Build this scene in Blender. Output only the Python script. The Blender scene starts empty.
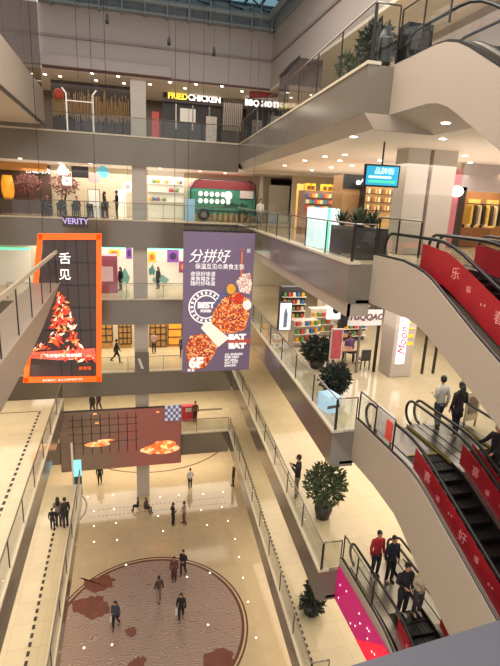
import bpy, bmesh, math, random
from mathutils import Vector, Matrix, noise
random.seed(7)
SC = bpy.context.scene
COL = SC.collection
PI = math.pi

# ------------------------------------------------------------------ camera
cam_data = bpy.data.cameras.new('camera')
cam = bpy.data.objects.new('camera', cam_data); COL.objects.link(cam)
FPX = 490.0
def _n(v): return Vector(v).normalized()
_vz = (165.0, 2150.0); _vx = 125.0
_vy = 333 - (FPX*FPX + (_vx-250)*(_vz[0]-250))/(_vz[1]-333)
_y = _n((_vx-250, 333-_vy, -FPX)); _z = -_n((_vz[0]-250, 333-_vz[1], -FPX)); _x = _y.cross(_z)
RM = Matrix((_x, _y, _z))
cam.matrix_world = Matrix.Translation((0, 0, 1.6)) @ RM.to_4x4()
cam_data.sensor_fit = 'HORIZONTAL'; cam_data.sensor_width = 36.0; cam_data.lens = FPX/500*36
cam_data.clip_start = 0.05; cam_data.clip_end = 300
SC.camera = cam
SC.cycles.transparent_max_bounces = 32
# ------------------------------------------------------------------ world, exposure
W = bpy.data.worlds.new('world'); SC.world = W; W.use_nodes = True
bg = W.node_tree.nodes['Background']; bg.inputs[0].default_value = (0.80, 0.77, 0.74, 1); bg.inputs[1].default_value = 2.0
SC.view_settings.view_transform = 'Standard'; SC.view_settings.look = 'None'
SC.view_settings.gamma = 1; SC.view_settings.exposure = -0.15; SC.view_settings.use_curve_mapping = False
# ------------------------------------------------------------------ large area lights (ceiling lighting of each level, added upward fill)
WARM = (1.0, 0.86, 0.68); NEUT = (1.0, 0.90, 0.80)
def area(name, loc, sx, sy, power, col=WARM, rot=(0, 0, 0)):
    l = bpy.data.lights.new(name, 'AREA'); l.shape = 'RECTANGLE'; l.size = sx; l.size_y = sy; l.energy = power; l.color = col
    o = bpy.data.objects.new(name, l); COL.objects.link(o); o.location = loc; o.rotation_euler = rot; return o
LV = {6: 5.2, 5: 0.0, 4: -5.3, 3: -10.55, 2: -15.7, 1: -20.9}
area('atrium_light', (1.5, 14, 12.3), 9, 22, 4200, NEUT)
area('ceiling_fill', (14, 22, 2.1), 9, 18, 420, NEUT, (PI, 0, 0))  # unseen upward fill, added to brighten the ceilings; no real fitting
area('ceiling_fill', (0, 37.5, 2.1), 16, 3, 160, NEUT, (PI, 0, 0))
area('ceiling_fill', (12, 24, -3.2), 7, 14, 160, NEUT, (PI, 0, 0))
for k, p in ((6, 330), (5, 750), (4, 750), (3, 750), (2, 700), (1, 900)):
    zc = LV[k] + 3.1
    area('far_corridor_light', (1, 38, zc), 16, 4, p, WARM if k < 4 else NEUT)
    area('right_corridor_light', (11.5 if k < 6 else 13.0, 20 if k < 5 else 22, zc), 6, 18, p*1.3, WARM if k < 4 else NEUT)
    if k <= 3: area('left_corridor_light', (-6.5, 20, zc), 3.5, 20, p*.9, WARM)

# ------------------------------------------------------------------ materials
def lin(h):
    h = h.lstrip('#'); r = [int(h[i:i+2], 16)/255 for i in (0, 2, 4)]
    return tuple(((c+.055)/1.055)**2.4 if c > .04045 else c/12.92 for c in r) + (1,)
MC = {}
def mat(name, hx, rough=.5, metal=0.0, var=.12, scale=6.0, emit=0.0, ecol=None, spec=.5, bump=0.0):
    if name in MC: return MC[name]
    m = bpy.data.materials.new(name); m.use_nodes = True; nt = m.node_tree; b = nt.nodes['Principled BSDF']
    c = lin(hx)
    b.inputs['Roughness'].default_value = rough; b.inputs['Metallic'].default_value = metal
    b.inputs['Specular IOR Level'].default_value = spec
    tc = nt.nodes.new('ShaderNodeTexCoord'); nz = nt.nodes.new('ShaderNodeTexNoise'); nz.inputs['Scale'].default_value = scale
    nz.inputs['Detail'].default_value = 3
    nt.links.new(tc.outputs['Object'], nz.inputs['Vector'])
    mx = nt.nodes.new('ShaderNodeMix'); mx.data_type = 'RGBA'
    mx.inputs[6].default_value = tuple(x*(1-var) for x in c[:3])+(1,); mx.inputs[7].default_value = tuple(min(1, x*(1+var)) for x in c[:3])+(1,)
    nt.links.new(nz.outputs['Fac'], mx.inputs[0]); nt.links.new(mx.outputs[2], b.inputs['Base Color'])
    if emit:
        b.inputs['Emission Color'].default_value = lin(ecol or hx); b.inputs['Emission Strength'].default_value = emit
    if bump:
        bp = nt.nodes.new('ShaderNodeBump'); bp.inputs['Strength'].default_value = bump
        nt.links.new(nz.outputs['Fac'], bp.inputs['Height']); nt.links.new(bp.outputs[0], b.inputs['Normal'])
    MC[name] = m; return m
def glass(name, tint=(.86, .88, .86), refl=.9, rough=.02):
    m = bpy.data.materials.new(name); m.use_nodes = True; nt = m.node_tree; nt.nodes.clear()
    out = nt.nodes.new('ShaderNodeOutputMaterial'); t = nt.nodes.new('ShaderNodeBsdfTransparent'); t.inputs[0].default_value = tint+(1,)
    g = nt.nodes.new('ShaderNodeBsdfGlossy'); g.inputs['Roughness'].default_value = rough; g.inputs[0].default_value = (refl,)*3+(1,)
    f = nt.nodes.new('ShaderNodeFresnel'); f.inputs[0].default_value = 1.75
    mx = nt.nodes.new('ShaderNodeMixShader')
    ge = nt.nodes.new('ShaderNodeNewGeometry'); sb = nt.nodes.new('ShaderNodeMath'); sb.operation = 'SUBTRACT'; sb.inputs[0].default_value = 1
    ml = nt.nodes.new('ShaderNodeMath'); ml.operation = 'MULTIPLY'
    nt.links.new(ge.outputs['Backfacing'], sb.inputs[1]); nt.links.new(sb.outputs[0], ml.inputs[0]); nt.links.new(f.outputs[0], ml.inputs[1])
    nt.links.new(ml.outputs[0], mx.inputs[0]); nt.links.new(t.outputs[0], mx.inputs[1]); nt.links.new(g.outputs[0], mx.inputs[2])
    nt.links.new(mx.outputs[0], out.inputs[0]); return m
def tiled(name, h1, h2, size, rough, grout='#8a7c68', wear=.5, mortar=.006):
    m = bpy.data.materials.new(name); m.use_nodes = True; nt = m.node_tree; b = nt.nodes['Principled BSDF']
    b.inputs['Roughness'].default_value = rough
    tc = nt.nodes.new('ShaderNodeTexCoord'); br = nt.nodes.new('ShaderNodeTexBrick'); br.offset = 0
    br.inputs['Scale'].default_value = 1; br.inputs['Brick Width'].default_value = size; br.inputs['Row Height'].default_value = size
    br.inputs['Mortar Size'].default_value = mortar; br.inputs['Color1'].default_value = lin(h1); br.inputs['Color2'].default_value = lin(h2)
    br.inputs['Mortar'].default_value = lin(grout)
    nz = nt.nodes.new('ShaderNodeTexNoise'); nz.inputs['Scale'].default_value = .9; nz.inputs['Detail'].default_value = 6; nz.inputs['Distortion'].default_value = 1.5
    mp = nt.nodes.new('ShaderNodeMapRange'); mp.inputs[3].default_value = 1-wear*.25; mp.inputs[4].default_value = 1+wear*.12
    mu = nt.nodes.new('ShaderNodeMix'); mu.data_type = 'RGBA'; mu.blend_type = 'MULTIPLY'; mu.inputs[0].default_value = 1
    nt.links.new(tc.outputs['Object'], br.inputs['Vector']); nt.links.new(tc.outputs['Object'], nz.inputs['Vector'])
    nt.links.new(nz.outputs['Fac'], mp.inputs[0]); nt.links.new(br.outputs['Color'], mu.inputs[6]); nt.links.new(mp.outputs[0], mu.inputs[7])
    nt.links.new(mu.outputs[2], b.inputs['Base Color']); return m
def swirl(name, h1, h2, h3, rough):
    m = bpy.data.materials.new(name); m.use_nodes = True; nt = m.node_tree; b = nt.nodes['Principled BSDF']
    b.inputs['Roughness'].default_value = rough
    tc = nt.nodes.new('ShaderNodeTexCoord'); nz = nt.nodes.new('ShaderNodeTexNoise'); nz.inputs['Scale'].default_value = .55; nz.inputs['Detail'].default_value = 3
    wv = nt.nodes.new('ShaderNodeTexWave'); wv.wave_type = 'RINGS'; wv.rings_direction = 'Z'; wv.inputs['Scale'].default_value = 1.3; wv.inputs['Distortion'].default_value = 12
    wv.inputs['Detail'].default_value = 3; wv.inputs['Detail Scale'].default_value = .9
    cr = nt.nodes.new('ShaderNodeValToRGB'); cr.color_ramp.elements[0].color = lin(h1); cr.color_ramp.elements[1].color = lin(h2)
    e = cr.color_ramp.elements.new(.8); e.color = lin(h1); cr.color_ramp.elements[2].position = 1.0; cr.color_ramp.elements[2].color = lin(h3); cr.color_ramp.elements[1].color = lin(h2)
    nt.links.new(tc.outputs['Object'], wv.inputs['Vector']); nt.links.new(wv.outputs['Fac'], cr.inputs[0]); nt.links.new(cr.outputs[0], b.inputs['Base Color'])
    return m
def speckle(name, cols, scale, emit=0.0, rough=.6):
    m = bpy.data.materials.new(name); m.use_nodes = True; nt = m.node_tree; b = nt.nodes['Principled BSDF']
    b.inputs['Roughness'].default_value = rough
    tc = nt.nodes.new('ShaderNodeTexCoord'); v = nt.nodes.new('ShaderNodeTexVoronoi'); v.inputs['Scale'].default_value = scale
    cr = nt.nodes.new('ShaderNodeValToRGB'); cr.color_ramp.interpolation = 'CONSTANT'
    for i, c in enumerate(cols):
        p = i/len(cols)
        if i < 2: e = cr.color_ramp.elements[i]; e.position = p
        else: e = cr.color_ramp.elements.new(p)
        e.color = lin(c)
    sp = nt.nodes.new('ShaderNodeSeparateColor')
    nt.links.new(tc.outputs['Object'], v.inputs['Vector']); nt.links.new(v.outputs['Color'], sp.inputs[0]); nt.links.new(sp.outputs[0], cr.inputs[0])
    nt.links.new(cr.outputs[0], b.inputs['Base Color'])
    if emit: nt.links.new(cr.outputs[0], b.inputs['Emission Color']); b.inputs['Emission Strength'].default_value = emit
    return m

GL = glass('railing_glass', (.93, .945, .93), .6); GLD = glass('smoked_glass', (.74, .72, .72), .5); GLC = glass('clear_glass', (.96, .97, .965), .6)
BEIGE = mat('beige_panel', '#a8998a', .4, var=.04, scale=.6)
MAUVE = mat('upper_wall_paint', '#a99d98', .6, var=.05, scale=.4)
FASC = mat('bronze_fascia', '#776f63', .16, .2, var=.10, scale=.7)
FASCR = mat('bronze_fascia_right', '#7a7165', .16, .2, var=.10, scale=.7)
SOFF = mat('soffit_plaster', '#ddd0c2', .6, var=.04, scale=.5)
WALLW = mat('shop_wall_cream', '#cbbfa4', .6, var=.05)
COLM = mat('column_stone', '#b9aea3', .35, var=.08, scale=1.5)
MARB = tiled('cream_marble_floor', '#c6b898', '#bfb192', 1.2, .12, '#a8987a')
MARBG = tiled('ground_marble_floor', '#b9a888', '#b3a283', 1.6, .10, '#a59070')
EDGE = mat('pale_stone_edge', '#c8bba2', .3, var=.06, scale=2)
STEEL = mat('brushed_steel', '#8d8780', .3, .9, var=.05)
DSTEEL = mat('dark_steel', '#3f3a38', .35, .7, var=.08)
BLACK = mat('black_rubber', '#151314', .4, var=.1)
STEPM = mat('escalator_step_metal', '#1c1a1b', .45, .5, var=.2, scale=30)
YEL = mat('yellow_edge', '#9c8c34', .5)
RED = mat('red_panel', '#951f27', .35, var=.35, scale=2.5, emit=.08)
PINKW = mat('pale_pink_lettering', '#d98a86', .4, emit=.1)
WHITE = mat('white_paint', '#d9d4cc', .4)
WLED = mat('white_light', '#fff3df', .5, emit=6, ecol='#fff0d8', var=0)
WSIGN = mat('white_sign_letters', '#ffffff', .5, emit=1.6, ecol='#fff4ec', var=0)
WOOD = mat('warm_wood', '#8a5a34', .45, var=.25, scale=5)
DWOOD = mat('dark_wood', '#3a2a22', .5, var=.2, scale=5)
ORANGE = mat('orange_frame_light', '#f0601a', .5, emit=.95, ecol='#ff5a10', var=.05)
CARD = mat('dark_shop_interior', '#3a2f2b', .6, var=.3, scale=2)

# ------------------------------------------------------------------ helpers
def tag(o, label=None, cat=None, group=None, kind=None):
    if label: o['label'] = label
    if cat: o['category'] = cat
    if group: o['group'] = group
    if kind: o['kind'] = kind
    return o
def empty(name, loc=(0, 0, 0), rz=0, label=None, cat=None, group=None):
    o = bpy.data.objects.new(name, None); COL.objects.link(o); o.location = loc; o.rotation_euler = (0, 0, rz)
    return tag(o, label, cat, group)
class MB:
    def __init__(s): s.v = []; s.f = []
    def add(s, vs, fs):
        k = len(s.v); s.v += [tuple(v) for v in vs]; s.f += [tuple(k+i for i in f) for f in fs]; return s
    def box(s, x0, x1, y0, y1, z0, z1):
        vs = [(x, y, z) for z in (z0, z1) for y in (y0, y1) for x in (x0, x1)]
        return s.add(vs, [(0, 2, 3, 1), (4, 5, 7, 6), (0, 1, 5, 4), (2, 6, 7, 3), (0, 4, 6, 2), (1, 3, 7, 5)])
    def prism(s, pts, axis, a, b):
        # polygon pts in the two other axes, extruded along axis from a to b
        def P(p, t):
            return {'x': (t, p[0], p[1]), 'y': (p[0], t, p[1]), 'z': (p[0], p[1], t)}[axis]
        n = len(pts); vs = [P(p, a) for p in pts] + [P(p, b) for p in pts]
        fs = [tuple(range(n)), tuple(range(2*n-1, n-1, -1))] + [(i, i+n, (i+1) % n+n, (i+1) % n) for i in range(n)]
        return s.add(vs, fs)
    def tube(s, pts, r, n=8, cap=True):
        pts = [Vector(p) for p in pts]; rr = r if isinstance(r, (list, tuple)) else [r]*len(pts); rings = []
        up = Vector((0, 0, 1)); prev = None
        for i, p in enumerate(pts):
            d = (pts[min(i+1, len(pts)-1)]-pts[max(i-1, 0)]).normalized()
            a = prev if prev else (Vector((1, 0, 0)) if abs(d.z) > .9 else up)
            u = (a - d*a.dot(d));
            if u.length < 1e-4: u = d.orthogonal()
            u.normalize(); w = d.cross(u); prev = u
            rings.append([p + u*math.cos(t*2*PI/n)*rr[i] + w*math.sin(t*2*PI/n)*rr[i] for t in range(n)])
        vs = [v for R in rings for v in R]; fs = []
        for i in range(len(pts)-1):
            for t in range(n): fs.append((i*n+t, i*n+(t+1) % n, (i+1)*n+(t+1) % n, (i+1)*n+t))
        if cap: fs += [tuple(reversed(range(n))), tuple((len(pts)-1)*n+t for t in range(n))]
        return s.add(vs, fs)
    def loft(s, rings, n=14):
        # rings: (cx, cy, cz, rx, ry)
        vs = []; fs = []
        for (cx, cy, cz, rx, ry) in rings:
            for t in range(n): a = t*2*PI/n; vs.append((cx+rx*math.cos(a), cy+ry*math.sin(a), cz))
        for i in range(len(rings)-1):
            for t in range(n): fs.append((i*n+t, i*n+(t+1) % n, (i+1)*n+(t+1) % n, (i+1)*n+t))
        fs += [tuple(reversed(range(n))), tuple((len(rings)-1)*n+t for t in range(n))]
        return s.add(vs, fs)
    def ball(s, c, r, sz=1.0, sy=1.0, n=12, m=8):
        rings = []
        for i in range(m+1):
            a = -PI/2+PI*i/m; q = max(math.cos(a), .02)
            rings.append((c[0], c[1], c[2]+r*sz*math.sin(a), r*q, r*sy*q))
        return s.loft(rings, n)
    def build(s, name, m, parent=None, smooth=False, loc=None):
        me = bpy.data.meshes.new(name); me.from_pydata(s.v, [], s.f); me.update()
        if smooth:
            for p in me.polygons: p.use_smooth = True
        if m: me.materials.append(m)
        o = bpy.data.objects.new(name, me); COL.objects.link(o)
        if parent: o.parent = parent
        if loc: o.location = loc
        return o
def struct(name, mb, m, parent=None):
    o = mb.build(name, m, parent)
    if not parent: o['kind'] = 'structure'
    return o
def copy_tree(o, parent=None):
    c = o.copy(); COL.objects.link(c)
    if parent: c.parent = parent
    for ch in list(o.children): copy_tree(ch, c)
    return c
def text(name, body, size, m, parent, loc, rot=(PI/2, 0, 0), align='CENTER', ext=.012, bold=0.0, sx=1.0, spacing=1.0, shear=0.0):
    c = bpy.data.curves.new(name, 'FONT'); c.body = body; c.size = size; c.align_x = align; c.align_y = 'CENTER'
    c.extrude = ext; c.offset = bold; c.space_line = .95; c.space_character = spacing; c.shear = shear; c.resolution_u = 3
    c.materials.append(m)
    tmp = bpy.data.objects.new(name, c); COL.objects.link(tmp)
    dg = bpy.context.evaluated_depsgraph_get(); dg.update()
    me = bpy.data.meshes.new_from_object(tmp.evaluated_get(dg)); bpy.data.objects.remove(tmp)
    if not me.materials: me.materials.append(m)
    o = bpy.data.objects.new(name, me); COL.objects.link(o); o.parent = parent; o.location = loc; o.rotation_euler = rot; o.scale = (sx, 1, 1)
    return o
def edge_x(y): return 6.2 + .06*(y-13)      # right-hand edge of the atrium
FY = 34.0                                    # far edge of the atrium
YC = 13.0                                    # end of the right-hand galleries, where the escalators start

# ================================================================== STRUCTURE
struct('floor', MB().box(-14, 26, -2, 50, LV[1]-.3, LV[1]), MARBG)
# slabs behind the far edge, with fascia and pale edge
BACK = {6: 41, 5: 40, 4: 40, 3: 40, 2: 44}
for k in (6, 5, 4, 3, 2):
    z = LV[k]
    struct('floor', MB().box(-14, 26, FY+.12, 50, z-.25, z-.02), MARB)
    struct('ceiling', MB().box(-14, 26, FY+.15, 49.9, z-1.72, z-1.55), SOFF)
    x1 = edge_x(FY)
    struct('trim_far_fascia', MB().box(-9.5, x1, FY, FY+.12, z-1.78, z-.04), FASC)
    struct('trim_far_edge', MB().box(-9.5, x1, FY-.06, FY+.3, z-.04, z+.05), EDGE)
# right-hand galleries
def k5(z): return abs(z) < .1
def gallery(z, depth, belly):
    xa, xb = edge_x(YC), edge_x(FY)
    struct('floor', MB().prism([(xa+.1, YC+.1), (26, YC+.1), (26, FY+.1), (xb+.1, FY+.1)], 'z', z-.25, z-.02), MARB)
    struct('trim_right_edge', MB().prism([(xa-.04, YC-.04), (xa+.35, YC-.04), (xb+.35, FY), (xb-.04, FY)], 'z', z-.03, z+.05), EDGE)
    struct('trim_right_fascia', MB().prism([(xa, YC), (xa+.1, YC), (xb+.1, FY), (xb, FY)], 'z', z-depth, z-.03), FASCR)
    struct('trim_end_fascia', MB().box(xa+.1, 7.0, YC, YC+.1, z-depth-.07, z-.03), FASCR)
    if k5(z):
        struct('trim_right_band', MB().prism([(xa+.08, YC+.04), (xa+.2, YC+.04), (xb+.2, FY), (xb+.08, FY)], 'z', z-1.58, z-depth), BEIGE)
        struct('trim_end_band', MB().box(xa+.1, 7.0, YC+.04, YC+.12, z-1.58, z-depth), BEIGE)
    if belly:
        vs = [(xa+.02, YC, z-depth), (xb+.02, FY, z-depth), (xb+.35, FY, z-1.6), (xa+.35, YC, z-1.6)]
        struct('trim_right_belly', MB().add(vs+[(x+.05, y, q+.02) for x, y, q in vs], [(0, 1, 2, 3), (7, 6, 5, 4), (0, 3, 7, 4), (1, 5, 6, 2), (0, 4, 5, 1), (3, 2, 6, 7)]), BEIGE)
    struct('ceiling', MB().prism([(xa+.34, YC), (26, YC), (26, FY), (xb+.34, FY)], 'z', z-(1.6 if belly else 1.18), z-(1.5 if belly else 1.08)), SOFF)
for k in (6, 5, 4, 3, 2): gallery(LV[k], 1.2 if k != 5 else 1.12, k == 6)
struct('trim_end_belly', MB().prism([(6.2, 4.0), (6.55, 3.6), (8.4, 3.6), (6.98, 4.02), (6.9, 4.0)], 'y', YC-.02, YC+.05), BEIGE)
vs = [(7.0, YC, 4.0), (7.0, 10.6, 4.0), (8.4, 10.0, 3.6), (8.4, YC, 3.6)]
struct('trim_landing_belly', MB().add(vs+[(x+.05, y, q+.04) for x, y, q in vs], [(0, 1, 2, 3), (7, 6, 5, 4), (0, 3, 7, 4), (1, 5, 6, 2), (0, 4, 5, 1), (3, 2, 6, 7)]), BEIGE)
struct('ceiling', MB().box(8.4, 26, 10.0, YC, 3.6, 3.7), SOFF)
# near right floors beside and beyond the escalators
for k in (5, 4, 3, 2):
    z = LV[k]
    struct('floor', MB().box(10.9, 26, -2, YC+.1, z-.25, z-.02), MARB)
    struct('floor', MB().box(7.1, 10.9, YC-1.9, YC+.1, z-.25, z-.02), MARB)
# left galleries
def left_gallery(z, x, y0, y1=FY-.0):
    struct('floor', MB().box(-14, x-.1, y0, y1+.1, z-.25, z-.02), MARB)
    struct('trim_left_fascia', MB().box(x-.1, x, y0, y1, z-1.3, z-.03), FASC)
    struct('trim_left_edge', MB().box(x-.35, x+.04, y0, y1, z-.02, z+.05), EDGE)
    struct('ceiling', MB().box(-14, x-.1, y0, y1, z-1.6, z-1.45), SOFF)
left_gallery(LV[3], -3.9, 3, 29.6)
left_gallery(LV[2], -2.95, 3, 28.2)
struct('wall_left', MB().box(-14.2, -14, -2, 50, LV[1], 13), WALLW)
struct('wall_right', MB().box(26, 26.2, -2, 50, LV[1], 13), WALLW)
struct('wall_back', MB().box(-14, 26, 50, 50.2, LV[1], 13), WALLW)
# upper gallery on the left with smoked glass screen
struct('trim_upper_left_fascia', MB().box(-4.72, -4.6, 8, FY, 5.5, 7.45), BEIGE)
struct('ceiling', MB().box(-14, -4.7, 8, FY, 5.5, 5.62), SOFF)
struct('trim_upper_left_line', MB().box(-4.74, -4.57, 8, FY, 5.42, 5.5), DSTEEL)
w = MB()
for y in (13.0, 18.2, 23.4, 28.6): w.box(-4.66, -4.63, y, y+5.15, 7.5, 13)
struct('window_1', w, GLD)
# sloping walkway underside on the left
WK = [(9, -2.9), (26.3, -2.87), (20.7, -3.65), (16.7, -4.0), (9, -4.2)]
struct('trim_walkway_soffit', MB().prism(WK, 'x', -4.6, -3.3), BEIGE)
struct('trim_walkway_handrail', MB().box(-3.42, -3.34, 9, 26.3, -1.35, -1.2), EDGE)
wp = MB()
for i in range(8): wp.box(-3.4, -3.36, 9.2+i*2.4, 9.24+i*2.4, -2.9, -1.3)
struct('trim_walkway_posts', wp, DSTEEL)
# upper walls and roof
struct('wall_far', MB().box(-14, 9.5, FY, FY+.3, 8.75, 12.0), MAUVE)
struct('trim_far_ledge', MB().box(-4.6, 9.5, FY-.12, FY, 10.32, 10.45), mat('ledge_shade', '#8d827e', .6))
struct('trim_far_ledge', MB().box(-4.6, 2.9, FY-.35, FY, 8.75, 9.3), MAUVE)
struct('trim_far_lip', MB().box(-4.6, 9.4, FY-.05, FY+.1, 8.62, 8.75), mat('brown_lip', '#5d3a33', .5))
struct('wall_right_upper', MB().box(9.4, 9.7, 6, FY+.3, 8.75, 12.0), MAUVE)
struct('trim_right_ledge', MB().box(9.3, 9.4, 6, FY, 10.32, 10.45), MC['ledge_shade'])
struct('ceiling', MB().box(-14, 26, FY, 50, 8.6, 8.75), SOFF)
struct('ceiling', MB().box(9.4, 26, 6, FY, 8.6, 8.75), SOFF)
for k, h in ((6, 3.6), (5, 3.65), (4, 3.75), (3, 3.7), (2, 3.7), (1, 3.6)):
    z = LV[k]; yb = BACK.get(k, 47)
    struct('wall_far_shops', MB().box(-14, 26 if k != 5 else 11.5, yb, yb+.15, z, z+h), {6: mat('l6', '#6d5a50', .6), 5: WALLW, 4: mat('l4', '#d4cdb6', .6), 3: WALLW}.get(k, WALLW))
struct('wall_right_shops', MB().box(12.5, 12.7, 6, FY, LV[6], 8.6), MAUVE)
struct('wall_right_gallery', MB().box(12, 26, 36, 36.1, 0, 3.5), WALLW)
# columns
def column(x0, x1, y0, y1, z0, z1): struct('column', MB().box(x0, x1, y0, y1, z0, z1), COLM)
for k, top in ((6, 8.6), (5, 3.5), (4, -1.7), (3, -6.9), (2, -12.2), (1, -17.4)):
    column(.45, 1.4, FY+.35, FY+1.1, LV[k], top)
column(9.45, 10.3, 16, 16.8, 0, 3.6); column(10.45, 11.4, 16.0, 17, 0, 3.6)
column(10.65, 11.62, 17.4, 18.4, LV[4], -1.6)
# skylight over the atrium
sk = MB(); sk.box(-4.6, 9.4, 6, FY, 13.5, 13.53)
struct('window_2', sk, mat('sky_glass', '#6f96a5', .2, emit=.8, ecol='#7fa6b4', var=.3, scale=.5))
fr = MB()
for i in range(15): fr.box(-4.6+i, -4.52+i, 6, FY, 13.3, 13.5)
for j in range(15): fr.box(-4.6, 9.4, 6+2*j, 6.1+2*j, 13.3, 13.5)
for i in range(0, 14, 2):
    for j in range(0, 14): fr.tube([(-4.6+i, 6+2*j, 13.1), (-3.6+i, 7+2*j, 12.9), (-2.6+i, 8+2*j, 13.1)], .05, 5)
struct('trim_skylight_frame', fr, mat('skylight_steel', '#4f5658', .5, .3))
st = MB(); st.box(-4.6, 9.4, FY-.5, FY, 12.0, 12.12); st.box(-4.6, 9.4, FY-.05, FY, 12.1, 13.3); st.tube([(-4.6, FY-.45, 12.7), (9.4, FY-.45, 12.7)], .18, 8)
for i in range(11): st.box(-3.9+1.3*i, -3.8+1.3*i, FY-.6, FY-.05, 11.9, 13.2)
st.box(9.3, 9.4, 6, FY, 12.0, 13.3); st.tube([(9.0, 6, 12.7), (9.0, FY, 12.7)], .18, 8)
struct('trim_skylight_duct', st, mat('duct_steel', '#8c9294', .5, .1))

# ================================================================== RAILINGS
def railing(name, p0, p1, z, label, group=None, h=1.1, step=2.4, post=DSTEEL, g=GL, glow=0):
    p0, p1 = Vector(p0), Vector(p1); L = (p1-p0).length; d = (p1-p0)/L; ang = math.atan2(d.y, d.x)
    r = empty(name, (p0.x, p0.y, z), ang, label, 'railing', group)
    n = max(1, round(L/step))
    for i in range(n):
        a = i*L/n+.03; b = (i+1)*L/n-.03
        MB().box(a, b, -.008, .008, .08, h-.06).build('glass_pane', g, r)
    for i in range(n+1):
        a = i*L/n
        MB().box(a-.014, a+.014, -.02, .02, .05, h-.03).build('post', post, r)
    MB().tube([(0, 0, h), (L, 0, h)], .026, 8).build('handrail', STEEL, r, True)
    return r
names = {6: 'on the restaurant level', 5: 'on the level with the painted bus', 4: 'on the level with the bright cut-out posters', 3: 'on the level with lit wooden doors', 2: 'above the wide screen'}
for k in (6, 5, 4, 3, 2):
    railing('glass_railing', (-7.5, FY+.05), (edge_x(FY)-.04, FY+.05), LV[k], 'long clear glass railing of the far gallery '+names[k])
    xa = edge_x(YC)+.06; xb = edge_x(FY)+.06
    lab = {6: 'glass railing rising along the top right gallery in front of the plants', 5: 'glass railing of the right gallery in front of the bright cosmetics counter',
           4: 'glass railing of the right gallery beside the cafe tables', 3: 'glass railing beside the man in a dark jacket and the leafy tree', 2: 'glass railing of the lowest right walkway beside the red bench'}[k]
    railing('glass_railing', (xa, YC), (xb, FY-.12), LV[k], lab, h=1.4 if k == 6 else 1.1)
    lab = {6: 'short glass railing at the top right gallery corner before the escalator', 5: 'short glass railing at the corner beside the planter, above the bronze box',
           4: 'short glass railing at the gallery corner beside the escalators with the couple', 3: 'short glass railing at the corner left of the escalator carrying four people', 2: 'short glass railing closing the lowest right walkway near the bottom'}[k]
    railing('glass_railing', (edge_x(YC)+.12, YC+.03), (6.98, YC+.03), LV[k], lab, h=1.4 if k == 6 else 1.1)
railing('glass_railing', (-3.95, 3), (-3.95, 29.5), LV[3], 'long glass railing of the left gallery beside the dashed floor line')
railing('glass_railing', (-3.0, 3), (-3.0, 28.1), LV[2], 'glass railing of the lower left walkway beside the mosaic floor')
# near handrail in front of the camera
nr = empty('near_railing', (0, .331, 0), math.atan2(.02, .21)*1.0, 'out of focus grey metal top rail across the bottom right corner', 'railing')
MB().box(-2.6, 2.6, -.1, .0, 1.09, 1.15).build('handrail', mat('grey_rail', '#4b4a53', .5, .1), nr)
struct('floor', MB().box(-5, 7, -3, .32, -.25, -.02), MARB)
MB().box(-2.6, 2.6, -.06, -.048, 0.0, 1.09).build('glass_pane', GL, nr)
for q in (-2.5, -1.2, 2.5): MB().box(q, q+.05, -.08, -.03, -.02, 1.09).build('post', DSTEEL, nr)
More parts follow.
